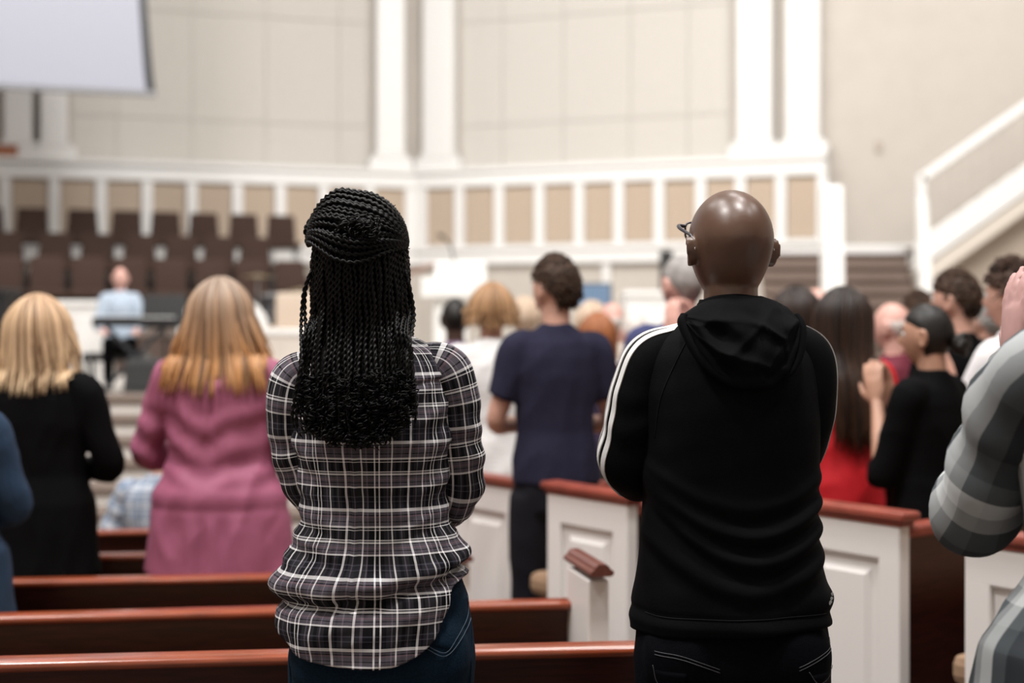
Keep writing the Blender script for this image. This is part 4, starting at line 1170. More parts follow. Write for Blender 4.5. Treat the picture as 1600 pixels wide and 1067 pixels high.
arms = [(1, [(.10, 0, 1.42), (.140, 0, 1.41), (.158, .004, 1.36), (.165, .012, 1.30), (.172, .028, 1.215), (.158, .07, 1.170), (.12, .17, 1.135), (.03, .26, 1.14)]), (-1, [(-.10, 0, 1.41), (-.138, 0, 1.395), (-.152, .004, 1.35), (-.150, .014, 1.28), (-.131, .032, 1.205), (-.112, .07, 1.170), (-.09, .17, 1.14), (-.01, .26, 1.15)])]
wl = [((s * .088 + .02, 0, .84), (s * .095 + .015, .01, .46), (s * .10 + .01, -.02, .08)) for s in (-1, 1)]
HW = np.array((wx(562), .005, 1.642))
link('body', hero_body(woman, 'deep', HW, arms, -.008, .985, dict(rz=.118), math.radians(6), wl, 1.5), SKIN['deep'], woman)
eyes_mouth(woman, HW, .985, math.radians(6))
# jeans
jm = MB(); cx = .022
jm.rings(np.array([ering(z, hw, hd, 0, cx) for z, hw, hd in ((.785, .13, .10), (.80, .178, .125), (.86, .183, .128), (.92, .178, .124), (.98, .168, .116), (1.035, .150, .105), (1.05, .14, .10))]))
for s in (-1, 1):
    jm.sphere((cx + s * .085, -.040, .875), (.090, .086, .105), 20, 14)
for h_, kn, a_ in wl:
    h_, kn, a_ = [np.array(q) for q in (h_, kn, a_)]
    jm.tube(curve([h_ + np.array((.0, 0, .03)), (h_ + kn) / 2, kn, (kn + a_) / 2, a_], 24), [.094, .090, .068, .062, .05], 18)
jme = remesh(jm, .007, 4); crumple(jme, .0022, 24, 9)
jeans = link('trousers', jme, DENIM, woman)
tr = bvh(jme)
THREAD = mat('denim_thread', (.05, .075, .11), .8)
patch(tr, [(wx(672), zpy(985)), (wx(716), zpy(1003)), (wx(733), zpy(912)), (wx(690), zpy(905))], 'back_pocket', DENIM, jeans, .004)
for off in (0, .006):
    stitch(tr, [(wx(733) - off, zpy(915)), (wx(737) - off, zpy(960) + off), (wx(722) - off, zpy(985) + off), (wx(700), zpy(1003) + off), (wx(672), zpy(990) + off)], 'pocket_stitching', THREAD, jeans, .0009, .0055)
for s in (-1, 1):
    stitch(tr, [(cx + s * .17, zpy(930)), (cx + s * .175, zpy(1000)), (cx + s * .172, zpy(1064))], 'side_seam', DENIM, jeans, .0018)
shoes(woman, 1, [(q[2][0], 0.0, 0) for q in wl])

# braids
HAIRB = hair_mat('black_braid_hair', (.0040, .0038, .0040), (.005, .0047, .0047), (.0022, .0022, .0025), .42, .16)
def rope(mb, pts, r=.0046, pitch=.0125, step=.0021, n=8, taper=True, seed=0):
    P = curve(pts, 60)
    s = np.concatenate([[0], np.cumsum(np.linalg.norm(np.diff(P, axis=0), axis=1))])
    m = max(8, int(s[-1] / step)); t_ = np.linspace(0, s[-1], m)
    P = np.stack([np.interp(t_, s, P[:, c]) for c in range(3)], 1)
    R = sweep(P, 1.0, n, 1.0, (0, -1, .2)); D = R - P[:, None, :]
    a = np.linspace(0, 2 * PI, n, endpoint=False)[None, :]
    rr = r * (.70 + .34 * np.cos(2 * a - 2 * PI * t_[:, None] / pitch + seed))
    if taper: rr = rr * (1 - .65 * ss(.75, 1, t_ / s[-1]))[:, None]
    mb.rings(P[:, None, :] + D * rr[..., None], tone=np.stack([np.full(m * n, (seed * .37) % 1 * .7), np.repeat(t_ / s[-1], n)], 1))
rb = np.random.default_rng(5)
bz = np.array([1.20, 1.30, 1.38, 1.44, 1.48, 1.52, 1.60, 1.68]); by = np.array([.125, .132, .130, .118, .105, .10, .108, .112])
def hang_w(z): return np.interp(z, [1.27, 1.33, 1.39, 1.45, 1.52, 1.60, 1.66, 1.70], [.084, .099, .103, .099, .092, .090, .088, .084])
def hang_c(z): return np.interp(z, [1.27, 1.39, 1.52, 1.66], [wx(570), wx(566), wx(565), wx(563)])
mb = MB()
for layer, N, rad in ((0, 44, .0050), (1, 36, .0050), (2, 26, .0048)):
    for i in range(N):
        th = math.radians(-108 + 216 * (i + .5 + rb.uniform(-.25, .25)) / N)
        zs_ = 1.668 + .022 * abs(math.sin(th)) - .006 * layer
        cen = math.cos(th)
        ze = zpy(rb.uniform(612, 668) + 8 * max(0, cen) - 18 * (1 - max(0, cen)))
        if layer == 2: ze += .03
        pts = []
        jx, jy = rb.normal() * .004, rb.normal() * .004
        for q, t_ in enumerate(np.linspace(0, 1, 9)):
            z = zs_ + (ze - zs_) * t_
            hw = hang_w(z) * (1 - .045 * layer); x = hang_c(z) + hw * math.sin(th) / math.sin(math.radians(100)) + jx * t_ + .0022 * math.sin(q * 2.3 + i)
            yb = np.interp(z, bz, by) + np.interp(z, [1.3, 1.5], [.036, .018])
            y = -(yb - .012 * layer) * (cen if z > 1.5 else np.sign(cen) * abs(cen) ** .5 if cen > 0 else cen) 
            if z < 1.5: y = min(y, -np.interp(z, bz, by) * math.sqrt(max(.05, 1 - (x / .19) ** 2)) - .008 + .004 * layer) if cen > -.1 else y
            pts.append((x, y + jy * t_, z))
        rope(mb, pts, rad, seed=i * 1.7 + layer)
# the wrapped crown: twists swept over the top from one side to the other
PX0, PZ0 = wx(561), 1.668
for j in range(40):
    b0 = math.radians(-62 + 158 * j / 39)
    pts = []
    for uq in np.linspace(.04, PI - .04, 11):
        be = b0 + .55 * (uq / PI - .5)
        sk = .012 * math.sin(uq) * (1 if uq < PI / 2 else .3)
        hx, hz, hy = .095, .094 + .004 * math.cos(j * 2.1), .128 + .004 * math.sin(j * 1.3)
        pts.append((PX0 - hx * math.cos(uq) - sk * .6, -hy * math.sin(uq) * math.sin(be) - .012, PZ0 + hz * math.sin(uq) * math.cos(be) * (1 if math.cos(be) > 0 else .55) + sk * math.cos(be) - max(0, j - 27) * .0026 * math.sin(uq) ** 5 + .004 * math.sin(j * 2.7) * (j > 27)))
    rope(mb, pts, .0052, seed=j * 1.1, taper=False)
for off, tp in ((.006, 302), (.0, 306)):
    rope(mb, [(wx(484), -.04, zpy(362)), (wx(488), -.03, zpy(345)), (wx(505 + off * 900), -.02, zpy(tp + 20)), (wx(527), -.01, zpy(tp + 3)), (wx(541), 0, zpy(tp)), (wx(566), .01, zpy(tp + 6)), (wx(590), .02, zpy(318))], .0042, seed=off * 900, taper=False)
for q in range(7):
    a0 = q * .9
    rope(mb, [(wx(486) + .006 * math.cos(a0 + w2), -.03 - .01 * math.sin(q), zpy(358 + 3 * q) + .007 * math.sin(a0 + w2)) for w2 in np.linspace(0, 5.0, 7)], .004, seed=q, taper=False)
# loops that stand away from the mass
for pts in ([(489, 432), (481, 455), (478, 480), (479, 510), (485, 545), (490, 580)], [(492, 425), (484, 450), (482, 478), (485, 505), (490, 530)], [(636, 425), (644, 455), (648, 490), (647, 520), (643, 560), (646, 610)], [(640, 440), (648, 475), (650, 505), (644, 545), (648, 600)], [(488, 560), (482, 590), (478, 615), (474, 640), (477, 660)], [(486, 570), (484, 600), (480, 640), (482, 668)], [(650, 560), (655, 600), (657, 640), (655, 660)]):
    rope(mb, [(wx(a), -.05 - .09 * ss(480, 580, np.array(b_)), zpy(b_)) for a, b_ in pts], .0042, seed=pts[0][0])
o = mb.build('braided_hair', HAIRB, woman, smooth=True); o['kind'] = 'stuff'
# knot of small curls and the unravelled ends
mb = MB()
def curl(c, r, turns, th, ax, stretch=.004):
    ax = np.array(ax, float); ax /= np.linalg.norm(ax); e1 = np.cross(ax, (.3, .5, .8)); e1 /= np.linalg.norm(e1); e2 = np.cross(ax, e1)
    t_ = np.linspace(0, turns * 2 * PI, int(10 * turns) + 4)
    P = np.array(c) + r * (np.cos(t_)[:, None] * e1 + np.sin(t_)[:, None] * e2) * np.linspace(1, .6, len(t_))[:, None] + ax * (t_ / (2 * PI) * stretch)[:, None]
    mb.tube(P, np.interp(np.linspace(0, 1, len(t_)), [0, .2, .8, 1], [th * .6, th, th, th * .4]), 5, tone=np.stack([np.full(len(P) * 5, rb.uniform(0, .6)), np.full(len(P) * 5, .5)], 1))
for q in range(7):
    a0 = q * .8; rr_ = .012 + .003 * q
    rope(mb, [(wx(572) + (rr_ + .008) * math.cos(w2 + a0), -.128 - .008 * math.sin(2 * w2 + q), zpy(368) + rr_ * .75 * math.sin(w2 + a0)) for w2 in np.linspace(0, 5.6, 12)], .0045, seed=q, taper=False)
for q in range(60):
    px, py = rb.normal(574, 17), rb.normal(366, 8)
    curl((wx(px), -.128 - rb.uniform(0, .014), zpy(py)), rb.uniform(.004, .010), rb.uniform(.7, 1.6), .0017, rb.normal(size=3))
for q in range(620):
    t_ = rb.uniform(0, 1) ** .75
    py = 572 + 104 * t_
    hwp = np.interp(py, [570, 632, 655, 678], [88, 88, 78, 40]); px = 568 + hwp * rb.uniform(-1, 1)
    x = wx(px); z = zpy(py)
    y = -(np.interp(z, bz, by) + .030 + rb.uniform(-.016, .014)) * math.sqrt(max(.3, 1 - (x / .2) ** 2))
    curl((x, y, z), rb.uniform(.0035, .008), rb.uniform(.8, 2.4), rb.uniform(.0013, .0022), (rb.normal() * .5, rb.normal() * .5, -1.2), rb.uniform(.004, .012))
curl((wx(605), -.02, zpy(322)), .006, .8, .001, (0, 1, .1)); curl((wx(612), -.02, zpy(318)), .010, .3, .001, (0, 1, .2)); curl((wx(637), -.03, zpy(398)), .0045, 1, .0009, (0, 1, .1)); curl((wx(640), -.03, zpy(388)), .003, .6, .0009, (0, 1, .1))
o = mb.build('curled_hair_ends', HAIRB, woman, smooth=True); o['kind'] = 'stuff'
# the dense core under the twists
mb = MB()
hv, _ = head_verts(40, 30, False)
mb.rings(hv[10:] * 1.10 + HW)
mb.rings(np.array([ering(z, hang_w(z) * .80, .040, -np.interp(z, bz, by) + .065, hang_c(z)) for z in (1.69, 1.66, 1.6, 1.52)] + [ering(z, hang_w(z) * .84, .022, -np.interp(z, bz, by) + .012, hang_c(z)) for z in (1.46, 1.40, 1.36, 1.33)] + [ering(1.31, .05, .010, -.125, wx(570))]))
mb.build('hair', mat('hair_core', (.0035, .0033, .0036), .6), woman, smooth=True)

# ---------------- man in the black hoodie
XM = 1140
def mx_(px): return (px - XM) / S0
HOOD = mat('black_jersey', (.0022, .0024, .0031), .8, spec=.08, noise=.15, nscale=300, bump=.08)
STRIPE = mat('stripe_white', (.80, .80, .80), .6)
JEANB = mat('denim_black', (.0022, .0026, .0045), .85, spec=.06, noise=.2, nscale=260, bump=.15)
man = thing('person', 'bald man in glasses and a black hoodie with white sleeve stripes, seen from behind', 'person', (PX(XM, 2.78), 2.78, 0))
HM = np.array((mx_(1141), .0, 1.674))
marms = [(-1, [(-.09, 0, 1.46), (-.150, 0, 1.44), (-.172, .004, 1.38), (-.184, .012, 1.31), (-.193, .03, 1.25), (-.175, .075, 1.215), (-.12, .19, 1.20), (-.02, .28, 1.22)]), (1, [(.09, 0, 1.46), (.145, 0, 1.44), (.148, .004, 1.38), (.142, .012, 1.31), (.126, .035, 1.25), (.112, .075, 1.215), (.09, .19, 1.19), (.02, .28, 1.20)])]
ml = [((s * .092 + .005, 0, .84), (s * .10 + .005, .01, .46), (s * .105, -.02, .08)) for s in (-1, 1)]
YW = math.radians(15)
link('body', hero_body(man, 'dark', HM, marms, 0, 1.01, dict(rx=.0795, ryb=.105, ryf=.094, rz=.134, rzt=.100, jaw=.20), YW, ml, 1.55), SKIN['dark'], man)
eyes_mouth(man, HM + np.array((0, 0, -.006)), 1.02, YW)
prof = [(.86, .004, .188, .135, 0, .95), (.925, .004, .1925, .142, 0, .93), (.985, .003, .190, .140, 0, .92), (1.05, .002, .181, .134, 0, .9), (1.12, 0, .175, .129, 0, .88), (1.2, 0, .171, .126, 0, .86), (1.3, 0, .172, .130, 0, .85), (1.38, 0, .172, .124, 0, .85), (1.44, 0, .166, .108, 0, .88), (1.475, 0, .148, .092, 0, .92), (1.50, 0, .118, .080, -.002, 1), (1.522, 0, .088, .072, -.004, 1), (1.54, 0, .070, .066, -.004, 1), (1.56, .001, .061, .061, -.004, 1)]
def mdisp(phi, x, y, z):
    back = ss(-.3, .4, np.cos(phi))
    d = 0 * x
    # hanging U folds across the small of the back
    for zc, cv, amp, wd, x0 in ((1.115, 2.6, .0085, .016, .02), (1.065, 3.0, .0075, .018, .03), (1.165, 2.1, .005, .015, .01), (1.01, 2.4, .005, .02, .02)):
        q = z - (zc + cv * (x - x0) ** 2 + .12 * np.minimum(0, x - x0) * -1 * .6)
        d = d + (amp * bump(q, 0, wd) - amp * .8 * bump(q, -.03, wd * .9)) * back
    d = d + .004 * np.sin(phi * 7 + z * 14) * (1 - ss(.95, 1.08, z))
    d = d + .003 * bump(z, .942, .010) - .002 * bump(z, .962, .006)          # ribbed hem band
    d = d + .012 * bump(z, .985, .02) * bump(phi, 1.35, .35)                  # bunched side
    V = np.stack([x, y, z], -1).reshape(-1, 3)
    return d + .0022 * wob(V, (22, 22, 26), 15).reshape(d.shape) + .001 * wob(V, (60, 60, 60), 16).reshape(d.shape)
V, u, v = loft_cloth(prof, 200, 200, lambda p: np.full_like(p, .930) + .010 * np.sin(p), mdisp)
ho = link('hoodie', weld(grid_mb(V, np.broadcast_to(u[None, :], v.shape), v).mesh('hoodie', True)), HOOD, man)
ho.modifiers.new('cloth', 'SOLIDIFY').thickness = .003
hob = bvh(ho.data)
for side, pts, rads, stripes in (
    (-1, [(-.055, 0, 1.500), (-.105, 0, 1.474), (-.150, .0, 1.442), (-.173, .004, 1.38), (-.184, .012, 1.31), (-.193, .03, 1.25), (-.176, .072, 1.216), (-.12, .19, 1.20), (-.02, .27, 1.22)], [.022, .038, .055, .059, .060, .060, .057, .047, .038], (-36, -15, 6)),
    (1, [(.055, 0, 1.507), (.105, 0, 1.482), (.146, .0, 1.448), (.150, .004, 1.38), (.142, .012, 1.31), (.126, .035, 1.25), (.112, .072, 1.216), (.09, .19, 1.19), (.02, .27, 1.20)], [.022, .038, .055, .059, .058, .056, .055, .047, .038], (2, -17, -36))):
    def dsp(a, s, R, sd=side):
        return .0035 * np.sin(2 * PI * s / .07 + 1.3 * np.cos(a * 2 + sd) + sd) * ss(.15, .25, s) * (.5 + .5 * np.cos(a + 2)) + .002 * wob(R.reshape(-1, 3), (30, 30, 30), 20 + sd).reshape(R.shape[:2])
    P, R, Rc, uu, vv = sleeve(pts, rads, n=72, m=110, disp=dsp)
    so = link('sleeve', weld(grid_mb(Rc, uu, vv).mesh('sleeve', True)), HOOD, man)
    so.modifiers.new('cloth', 'SOLIDIFY').thickness = .002
    D = R - P[:, None, :]
    def at(j, deg):
        f = (deg % 360) / 5.0; i = int(f); fr = f - i
        dv = D[j, i % 72] * (1 - fr) + D[j, (i + 1) % 72] * fr
        l = np.linalg.norm(dv); return P[j] + dv * (1 + .0022 / l), P[j] + dv * (1 - .001 / l), l
    for sdeg in stripes:
        rg = []
        for j in range(3, 96):
            l = at(j, sdeg)[2]; hwd = math.degrees(.0058 / max(l, .035))
            q = [at(j, sdeg - hwd), at(j, sdeg), at(j, sdeg + hwd)]
            rg.append([q[0][0], q[1][0], q[2][0], q[2][1], q[0][1]])
        MB().rings(np.array(rg)).build('stripe', STRIPE, so, smooth=False)
# raglan seams
SEAM = mat('seam_grey', (.0065, .007, .009), .8, spec=.1)
for pts in ([(1068, 527), (1045, 570), (1025, 620), (1017, 680)], [(1238, 525), (1262, 560), (1276, 610), (1280, 660)]):
    stitch(hob, [(mx_(a), zpy(b_)) for a, b_ in pts], 'seam', SEAM, ho, .0012, .0008)
stitch(hob, [(x, .962 + .002 * math.sin(x * 9)) for x in np.linspace(-.17, .17, 8)], 'seam', SEAM, ho, .0012, .0006)
# hood lying on the back
hb = MB()
sx_ = np.array([-1, -.75, -.5, -.1, .3, .6, .85, 1.0])
topx = np.array([-.101, -.075, -.048, -.005, .045, .075, .098, .116]); topz = np.array([1.530, 1.546, 1.558, 1.566, 1.566, 1.556, 1.544, 1.524])
botx = np.array([-.103, -.080, -.045, .002, .055, .088, .110, .119]); botz = np.array([1.514, 1.462, 1.418, 1.392, 1.394, 1.422, 1.468, 1.512])
ybz = np.array([1.38, 1.42, 1.46, 1.50, 1.53, 1.57]); ybv = np.array([-.128, -.118, -.104, -.088, -.072, -.058])
ns, ntt = 64, 34
rg = []
for i in range(ns):
    s = -1 + 2 * i / (ns - 1)
    tx, tz, bx, bzz = [np.interp(s, sx_, q) for q in (topx, topz, botx, botz)]
    outer = []; inner = []
    edge = math.sqrt(max(0, 1 - abs(s) ** 3.0))
    for j in range(ntt):
        t_ = j / (ntt - 1)
        x = tx * (1 - t_) + bx * t_ + .006 * math.sin(t_ * 5 + s * 3) * (1 - abs(s)); z = tz * (1 - t_) + bzz * t_
        bul = .050 * math.sin(PI * min(1, t_ ** .85)) ** .8 * edge + .010 * edge + .006
        cr = abs(math.sin(7.5 * t_ - 2.6 * s + 1.2 * math.sin(2.5 * s + 1))); bul += .010 * (1 - 2.2 * cr ** .6) * edge * math.sin(PI * t_) ** 1.2 * (.4 + .6 * (s < .6))
        cr = abs(math.sin(5.5 * t_ + 4.0 * s + .6)); bul += .006 * (1 - 2 * cr ** .6) * edge * math.sin(PI * t_)
        bul += .0035 * math.sin(9 * t_ + 4.2 * s + 2.2 * math.sin(3 * s)) * edge * math.sin(PI * t_)
        bul += .005 * math.sin(15 * (t_ - .5 * s) + 1) * edge * math.sin(PI * t_) + .004 * math.sin(11 * s - 5 * t_) * math.sin(PI * t_) * edge
        rim = max(math.exp(-((1 - t_) * abs(tz - bzz) / .012) ** 2), math.exp(-((1 - abs(s)) / .10) ** 2) * .9)
        bul += .007 * rim - .006 * math.exp(-(((1 - t_) * abs(tz - bzz) - .024) / .006) ** 2) * edge
        yb = np.interp(z, ybz, ybv)
        outer.append((x, yb - bul, z)); inner.append((x, yb + .012, z))
    rg.append(outer + inner[::-1])
hood = hb.rings(np.array(rg)).build('hood', HOOD, man, smooth=True)
# rolled opening hem of the hood
hem_pts = [(-.100, 1.530), (-.104, 1.516), (-.096, 1.492), (-.082, 1.462), (-.062, 1.434), (-.035, 1.412), (-.008, 1.398)]
MB().tube(curve([(x, np.interp(z, ybz, ybv) - .020, z) for x, z in hem_pts], 40), [.008, .0105, .010, .010, .009, .008, .005], 10, flat=.8).build('hood_hem', HOOD, hood, smooth=True)
hem_pts = [(.112, 1.530), (.121, 1.512), (.120, 1.482), (.112, 1.452), (.098, 1.426), (.080, 1.410)]
MB().tube(curve([(x, np.interp(z, ybz, ybv) - .016, z) for x, z in hem_pts], 40), [.008, .009, .009, .008, .007, .004], 10, flat=.8).build('hood_hem', HOOD, hood, smooth=True)
an = np.linspace(0, 2 * PI, 48, endpoint=False)
MB().rings(np.array([np.stack([.002 + r * np.sin(an), -.002 - r * np.cos(an), np.full(48, z) - .03 * (1 - np.cos(an)) * .5], 1) for r, z in ((.068, 1.50), (.071, 1.53), (.066, 1.566), (.060, 1.570), (.0565, 1.555), (.056, 1.52))]), cap=False).build('collar', HOOD, man, smooth=True)
# little printed mark by the hem
for q in range(3):
    a = onto(hob, mx_(1283 + 3.2 * q), zpy(929 - 4.6 * q), .002)
    if a is not None: MB().box(a, (.0042, .002, .008), M=Matrix.Rotation(.6, 3, 'Y')).build('logo_mark', mat('mark_grey', (.45, .45, .45), .6), ho)
# black jeans
jm = MB(); cx = .006
jm.rings(np.array([ering(z, hw, hd, 0, cx) for z, hw, hd in ((.785, .15, .10), (.80, .188, .128), (.86, .194, .132), (.92, .188, .128), (.98, .175, .118), (1.0, .16, .11))]))
for s in (-1, 1): jm.sphere((cx + s * .088, -.045, .875), (.095, .088, .10), 20, 14)
for h_, kn, a_ in ml:
    h_, kn, a_ = [np.array(q) for q in (h_, kn, a_)]
    jm.tube(curve([h_ + np.array((0, 0, .03)), (h_ + kn) / 2, kn, (kn + a_) / 2, a_], 24), [.100, .095, .075, .07, .062], 18)
jme = remesh(jm, .007, 4); crumple(jme, .0022, 24, 19)
jeans = link('trousers', jme, JEANB, man)
tr = bvh(jme); THR = mat('thread_grey', (.07, .07, .078), .8)
for off in (0, .006):
    stitch(tr, [(mx_(1015), zpy(999) - off), (mx_(1055), zpy(1002) - off), (mx_(1110), zpy(1021) - off)], 'yoke_stitching', THR, jeans, .0007, .0012)
    stitch(tr, [(mx_(1228), zpy(1018) - off), (mx_(1270), zpy(1002) - off), (mx_(1298), zpy(992) - off)], 'yoke_stitching', THR, jeans, .0007, .0012)
for sgn, pc in ((-1, [(1012, 1020), (1020, 1048), (1045, 1066)]), (1, [(1243, 1025), (1262, 1046), (1296, 1034)])):
    stitch(tr, [(mx_(a), zpy(b_)) for a, b_ in pc], 'pocket_stitching', THR, jeans, .0007, .0055)
patch(tr, [(mx_(1248), zpy(1085)), (mx_(1285), zpy(1085)), (mx_(1292), zpy(1030)), (mx_(1246), zpy(1030))], 'back_pocket', JEANB, jeans, .004)
patch(tr, [(mx_(1015), zpy(1085)), (mx_(1060), zpy(1085)), (mx_(1062), zpy(1025)), (mx_(1012), zpy(1025))], 'back_pocket', JEANB, jeans, .004)
shoes(man, 1, [(q[2][0], 0.0, 0) for q in ml])
# glasses
def hd(p): return rotz(np.array(p, float), YW) + HM
FR = mat('frame_dark', (.022, .02, .03), .3, spec=.6)
gl = None
for s in (-1, 1):
    q = np.linspace(0, 2 * PI, 25)
    rim = [(s * (.035 + .024 * np.sign(math.cos(a)) * abs(math.cos(a)) ** .6), .097 - .35 * abs(.027 * math.cos(a) * (1 if s * math.cos(a) * s > 0 else 0)), .024 + .018 * np.sign(math.sin(a)) * abs(math.sin(a)) ** .6) for a in q]
    o = MB().tube(hd(rim), .0022, 8).tube(hd(curve([(s * .058, .089, .034), (s * .076, .080, .034), (s * .0835, .05, .026), (s * .0835, .01, .014), (s * .083, -.008, .006), (s * .082, -.020, -.016)], 24)), [.0036, .0038, .0036, .003, .0026, .002], 8).build('glasses_side' if 0 else 'spectacle_frame', FR, man, smooth=True)
    lens = MB(); lens.add(hd(rim[:-1]), [tuple(range(24))])
    gm, gt, gb = nt('lens_glass') if 'lens_glass' not in MATS else (MATS['lens_glass'], None, None)
    if gb is not None:
        gb.inputs['Transmission Weight'].default_value = 1; gb.inputs['Roughness'].default_value = 0; gb.inputs['IOR'].default_value = 1.05; MATS['lens_glass'] = gm
    lens.build('lens', gm, o)
    MB().sphere(hd((s * .0825, -.021, -.016)), (.0022, .0022, .003), 8, 6).build('temple_tip', mat('tip_metal', (.8, .8, .8), .2, metal=1), o)
MB().tube(hd(curve([(-.010, .100, .028), (0, .104, .031), (.010, .100, .028)], 8)), .002, 8).build('bridge', FR, man, smooth=True)
# ------------------------------------------------------------------ everyone else
BLK = mat('cloth_black', (.003, .003, .0034), .85, spec=.08, noise=.2, nscale=200)
NAVYC = mat('cloth_navy', (.024, .024, .046), .9, spec=.1, noise=.12, nscale=60)
NAVYP = mat('cloth_navy_dark', (.008, .008, .012), .85, spec=.2)
PINK = mat('blouse_pink', (.35, .10, .175), .6, spec=.35, noise=.06, nscale=30)
PINKT = mat('cloth_plum', (.20, .05, .09), .7)
RED = mat('cloth_red', (.55, .004, .012), .7, noise=.05, nscale=40)
KNITB = mat('knit_blue', (.010, .034, .078), .9, noise=.2, nscale=60, stretch=(6, 6, .4), bump=.6)
KNITW = mat('knit_white', (.80, .79, .79), .9, noise=.10, nscale=22, stretch=(.5, .5, 5), bump=.5)
SHIRTW = mat('cloth_white', (.75, .73, .74), .8)
PURPLE = mat('cloth_purple', (.17, .11, .19), .8)
PURPD = mat('cloth_deep_purple', (.035, .022, .06), .8)
BLUEN = mat('cloth_blue', (.030, .036, .12), .8)
LBLUE = mat('cloth_light_blue', (.42, .50, .60), .8, noise=.1, nscale=30)
MAROON = mat('cloth_maroon', (.14, .012, .03), .8)
GREYC = mat('cloth_grey', (.30, .30, .31), .8)
CREAM = mat('cloth_cream', (.68, .60, .52), .8)
KHAKI = mat('cloth_khaki', (.26, .20, .14), .8)
DK = mat('cloth_charcoal', (.02, .02, .022), .8)
GP = plaid_mat('plaid_grey', .30, [(0, (.72, .75, .76)), (.10, (.10, .115, .125)), (.20, (.04, .047, .054)), (.36, (.008, .009, .012)), (.70, (.04, .047, .054)), (.82, (.10, .115, .125)), (.92, (.45, .47, .48))], gain=1.0)
BP = plaid_mat('plaid_light_blue', .085, [(0, (.72, .76, .82)), (.3, (.22, .30, .44)), (.5, (.50, .57, .68)), (.62, (.08, .11, .2)), (.7, (.55, .62, .72)), (.85, (.2, .27, .4))], gain=.8)
BLOND = hair_mat('hair_blond', (.58, .38, .23), (.95, .71, .45), (.15, .075, .035))
ROSE = hair_mat('hair_grey_to_copper', (.42, .33, .26), (.74, .36, .13), (.15, .085, .05))
SANDY = hair_mat('hair_sandy', (.42, .23, .11), (.74, .48, .27), (.14, .07, .03))
BRUN = hair_mat('hair_dark_brown', (.022, .012, .009), (.075, .034, .018), (.008, .005, .004))
BRUN2 = hair_mat('hair_brown', (.085, .048, .030), (.05, .028, .018), (.016, .010, .007), .55, .2)
BLKH = hair_mat('hair_black', (.010, .008, .007), (.014, .011, .009), (.005, .004, .004))
GREYH = hair_mat('hair_grey', (.36, .34, .33), (.34, .31, .29), (.14, .13, .12))
WHITEH = hair_mat('hair_white', (.70, .64, .60), (.66, .58, .54), (.45, .40, .37))
COPPER = hair_mat('hair_copper', (.36, .13, .05), (.42, .15, .05), (.16, .05, .02))
PALE = hair_mat('hair_pale_blond', (.66, .52, .40), (.70, .55, .42), (.40, .27, .18))
CURLY = hair_mat('hair_curly_brown', (.09, .052, .036), (.07, .04, .03), (.02, .012, .01), .55, .2)

# across the left pews
person('woman with blond shoulder length hair wearing a black top', 58, 460, 5.45, BLK, BLK, yaw=-4, w=1.14, hair=('long', BLOND, 622, dict(vol=1.36, end_w=.15, n=170, ragged=.10, thmax=1.9, seed=3)), seed=1, pose='clasp', hem=.72, flare=.035, wr_amp=.007)
person('woman in a loose pink blouse with long copper tipped hair', 343, 434, 5.5, PINK, PINKT, yaw=-3, w=1.17, hair=('long', ROSE, 628, dict(vol=1.30, end_w=.20, n=200, ragged=.11, thmax=2.0, seed=8)), seed=2, pose='clasp', hem=.70, flare=.06, wr_amp=.008, pleat=True)
person('person in a ribbed blue sweater cut off by the picture edge beside the black top', -93, 505, 4.45, KNITB, DK, yaw=8, w=1.02, hair=('short', COPPER, .12), seed=3, pose='clasp', hem=.62, flare=.085)
person('seated person leaning over in a light blue checked shirt', 252, 662, 7.3, BP, DK, yaw=10, w=1.15, hair=('short', BRUN2, .06), seed=4, seat=True, plaid=True, pose='clasp', pitch=-.5, wr_amp=.010)
# behind the woman in plaid and across the aisle
person('child with short black hair and a purple shirt in front of the white lectern', 711, 462, 8.6, PURPLE, DK, yaw=5, w=.92, skin='deep', hair=('short', BLKH, .03), seed=5)
person('woman with wavy sandy hair and a white ribbed sweater', 768, 442, 6.9, KNITW, BLK, yaw=-6, w=1.08, hair=('long', SANDY, 520, dict(vol=1.25, end_w=.13, n=130, ragged=.07, wav=.009, seed=12)), seed=6, pose='clap', hem=.86, flare=.02)
person('young man with short brown hair in a navy T-shirt', 868, 397, 5.6, NAVYC, NAVYP, yaw=12, head=30, w=.95, hair=('short', BRUN2, .11), seed=7, sleeve='short', pose='clasp', skin='light', hem=.90, flare=.006, wr_amp=.007)
person('person with shoulder length copper hair between the navy and blue shirts', 934, 488, 7.7, PURPD, DK, yaw=15, hair=('long', COPPER, 590, dict(vol=1.2, end_w=.10, n=90, seed=21)), seed=8)
person('older bald person in a cream top near the white organ console', 957, 469, 9.0, CREAM, KHAKI, yaw=15, skin='pink', hair=('fringe', WHITEH), seed=9)
person('person with pale blond hair near the blue display screen', 926, 470, 9.8, SHIRTW, GREYC, yaw=12, hair=('long', PALE, 530, dict(vol=1.2, end_w=.10, n=70, seed=22)), seed=10)
person('person with cream blond hair behind the young man in navy', 820, 464, 9.6, CREAM, GREYC, yaw=8, hair=('long', PALE, 520, dict(vol=1.2, end_w=.10, n=70, seed=23)), seed=11)
person('person with thin white hair and a white shirt beside the bald older person', 992, 486, 8.4, SHIRTW, KHAKI, yaw=18, skin='pink', hair=('short', WHITEH, .03), seed=12)
person('grey haired man in a dark blue shirt clapping at chin height', 1066, 394, 6.15, BLUEN, DK, yaw=6, head=24, skin='pink', hair=('short', GREYH, .03), seed=13, pose='clasp', w=1.04)
person('person behind the bald man whose raised clapping hands show beside his neck', 1141, 424, 5.7, MAROON, DK, yaw=30, skin='pink', hair=('short', BRUN2, .05), seed=33, pose='clap_high', voxel=.007)
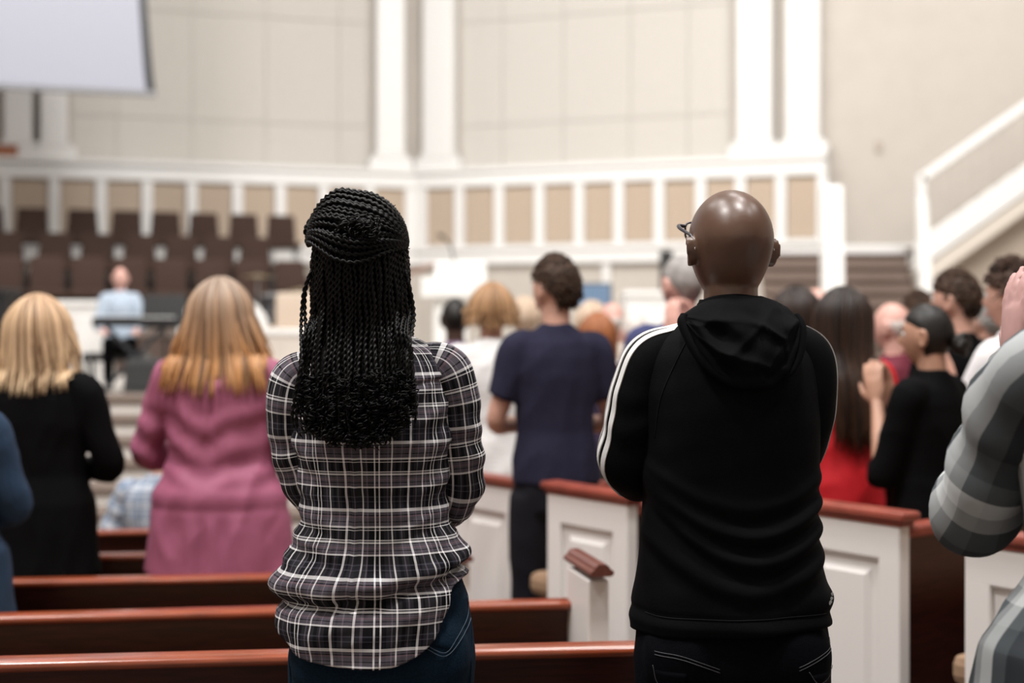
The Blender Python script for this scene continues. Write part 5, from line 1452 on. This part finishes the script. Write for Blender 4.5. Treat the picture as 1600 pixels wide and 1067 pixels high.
# across the aisle behind the man in black
person('woman with very long dark hair wearing a red top', 1319, 448, 5.5, RED, BLK, yaw=14, w=.98, hair=('long', BRUN, 712, dict(vol=1.24, end_w=.10, n=190, ragged=.10, seed=31, wav=.003)), seed=14, hem=.84)
person('woman with long brown hair beside the very long haired woman in red', 1246, 447, 6.45, DK, DK, yaw=16, hair=('long', BRUN, 620, dict(vol=1.25, end_w=.12, n=130, seed=32)), seed=15)
person('bald pink headed man standing between two long haired women', 1277, 446, 7.8, GREYC, DK, yaw=18, skin='pink', hair=('fringe', GREYH), seed=16)
person('older man with thin white hair and a maroon shirt', 1396, 468, 6.8, MAROON, DK, yaw=38, head=14, skin='pink', hair=('fringe', WHITEH), seed=17)
person('person with dark hair behind the woman with the tied up hair', 1437, 452, 8.4, DK, DK, yaw=30, skin='mid', hair=('short', BRUN2, .08), seed=18)
person('woman with tied up dark hair and a black top clapping in profile', 1452, 470, 5.0, BLK, BLK, yaw=44, head=16, skin='mid', hair=('bun', BLKH), seed=19, pose='clap_side', voxel=.007, hem=.78, w=.98, wristz=.05, sleeve='three')
person('man with short brown hair and a lit ear in a black shirt', 1496, 418, 5.85, BLK, DK, yaw=32, head=18, skin='light', hair=('short', BRUN2, .06), seed=20)
person('grey haired person far back beside the man with the lit ear', 1541, 467, 8.6, DK, DK, yaw=30, skin='light', hair=('short', GREYH, .08), seed=21)
person('man with curly brown hair and a white shirt clapping beside the grey plaid arm', 1584, 408, 5.35, SHIRTW, DK, yaw=40, head=10, skin='light', hair=('short', CURLY, .14), seed=22, pose='clap', voxel=.008)
person('large person in a grey and white plaid shirt with hands raised to clap', 1795, 232, 2.22, GP, DK, yaw=0, head=0, w=1.16, skin='mauve', hair=('short', BRUN2, .06), seed=23, plaid=True, pose='raised', voxel=.006, hem=.74, sr=1.22, flare=.085, wr_amp=.009)
# on the platform
person('bald man in a light blue shirt seated at the stage keyboard', 188, 416, 14.4, LBLUE, BLK, yaw=195, head=0, skin='pink', base=SZ, seat=True, seed=24, pose='keys', collar=None, voxel=.012)
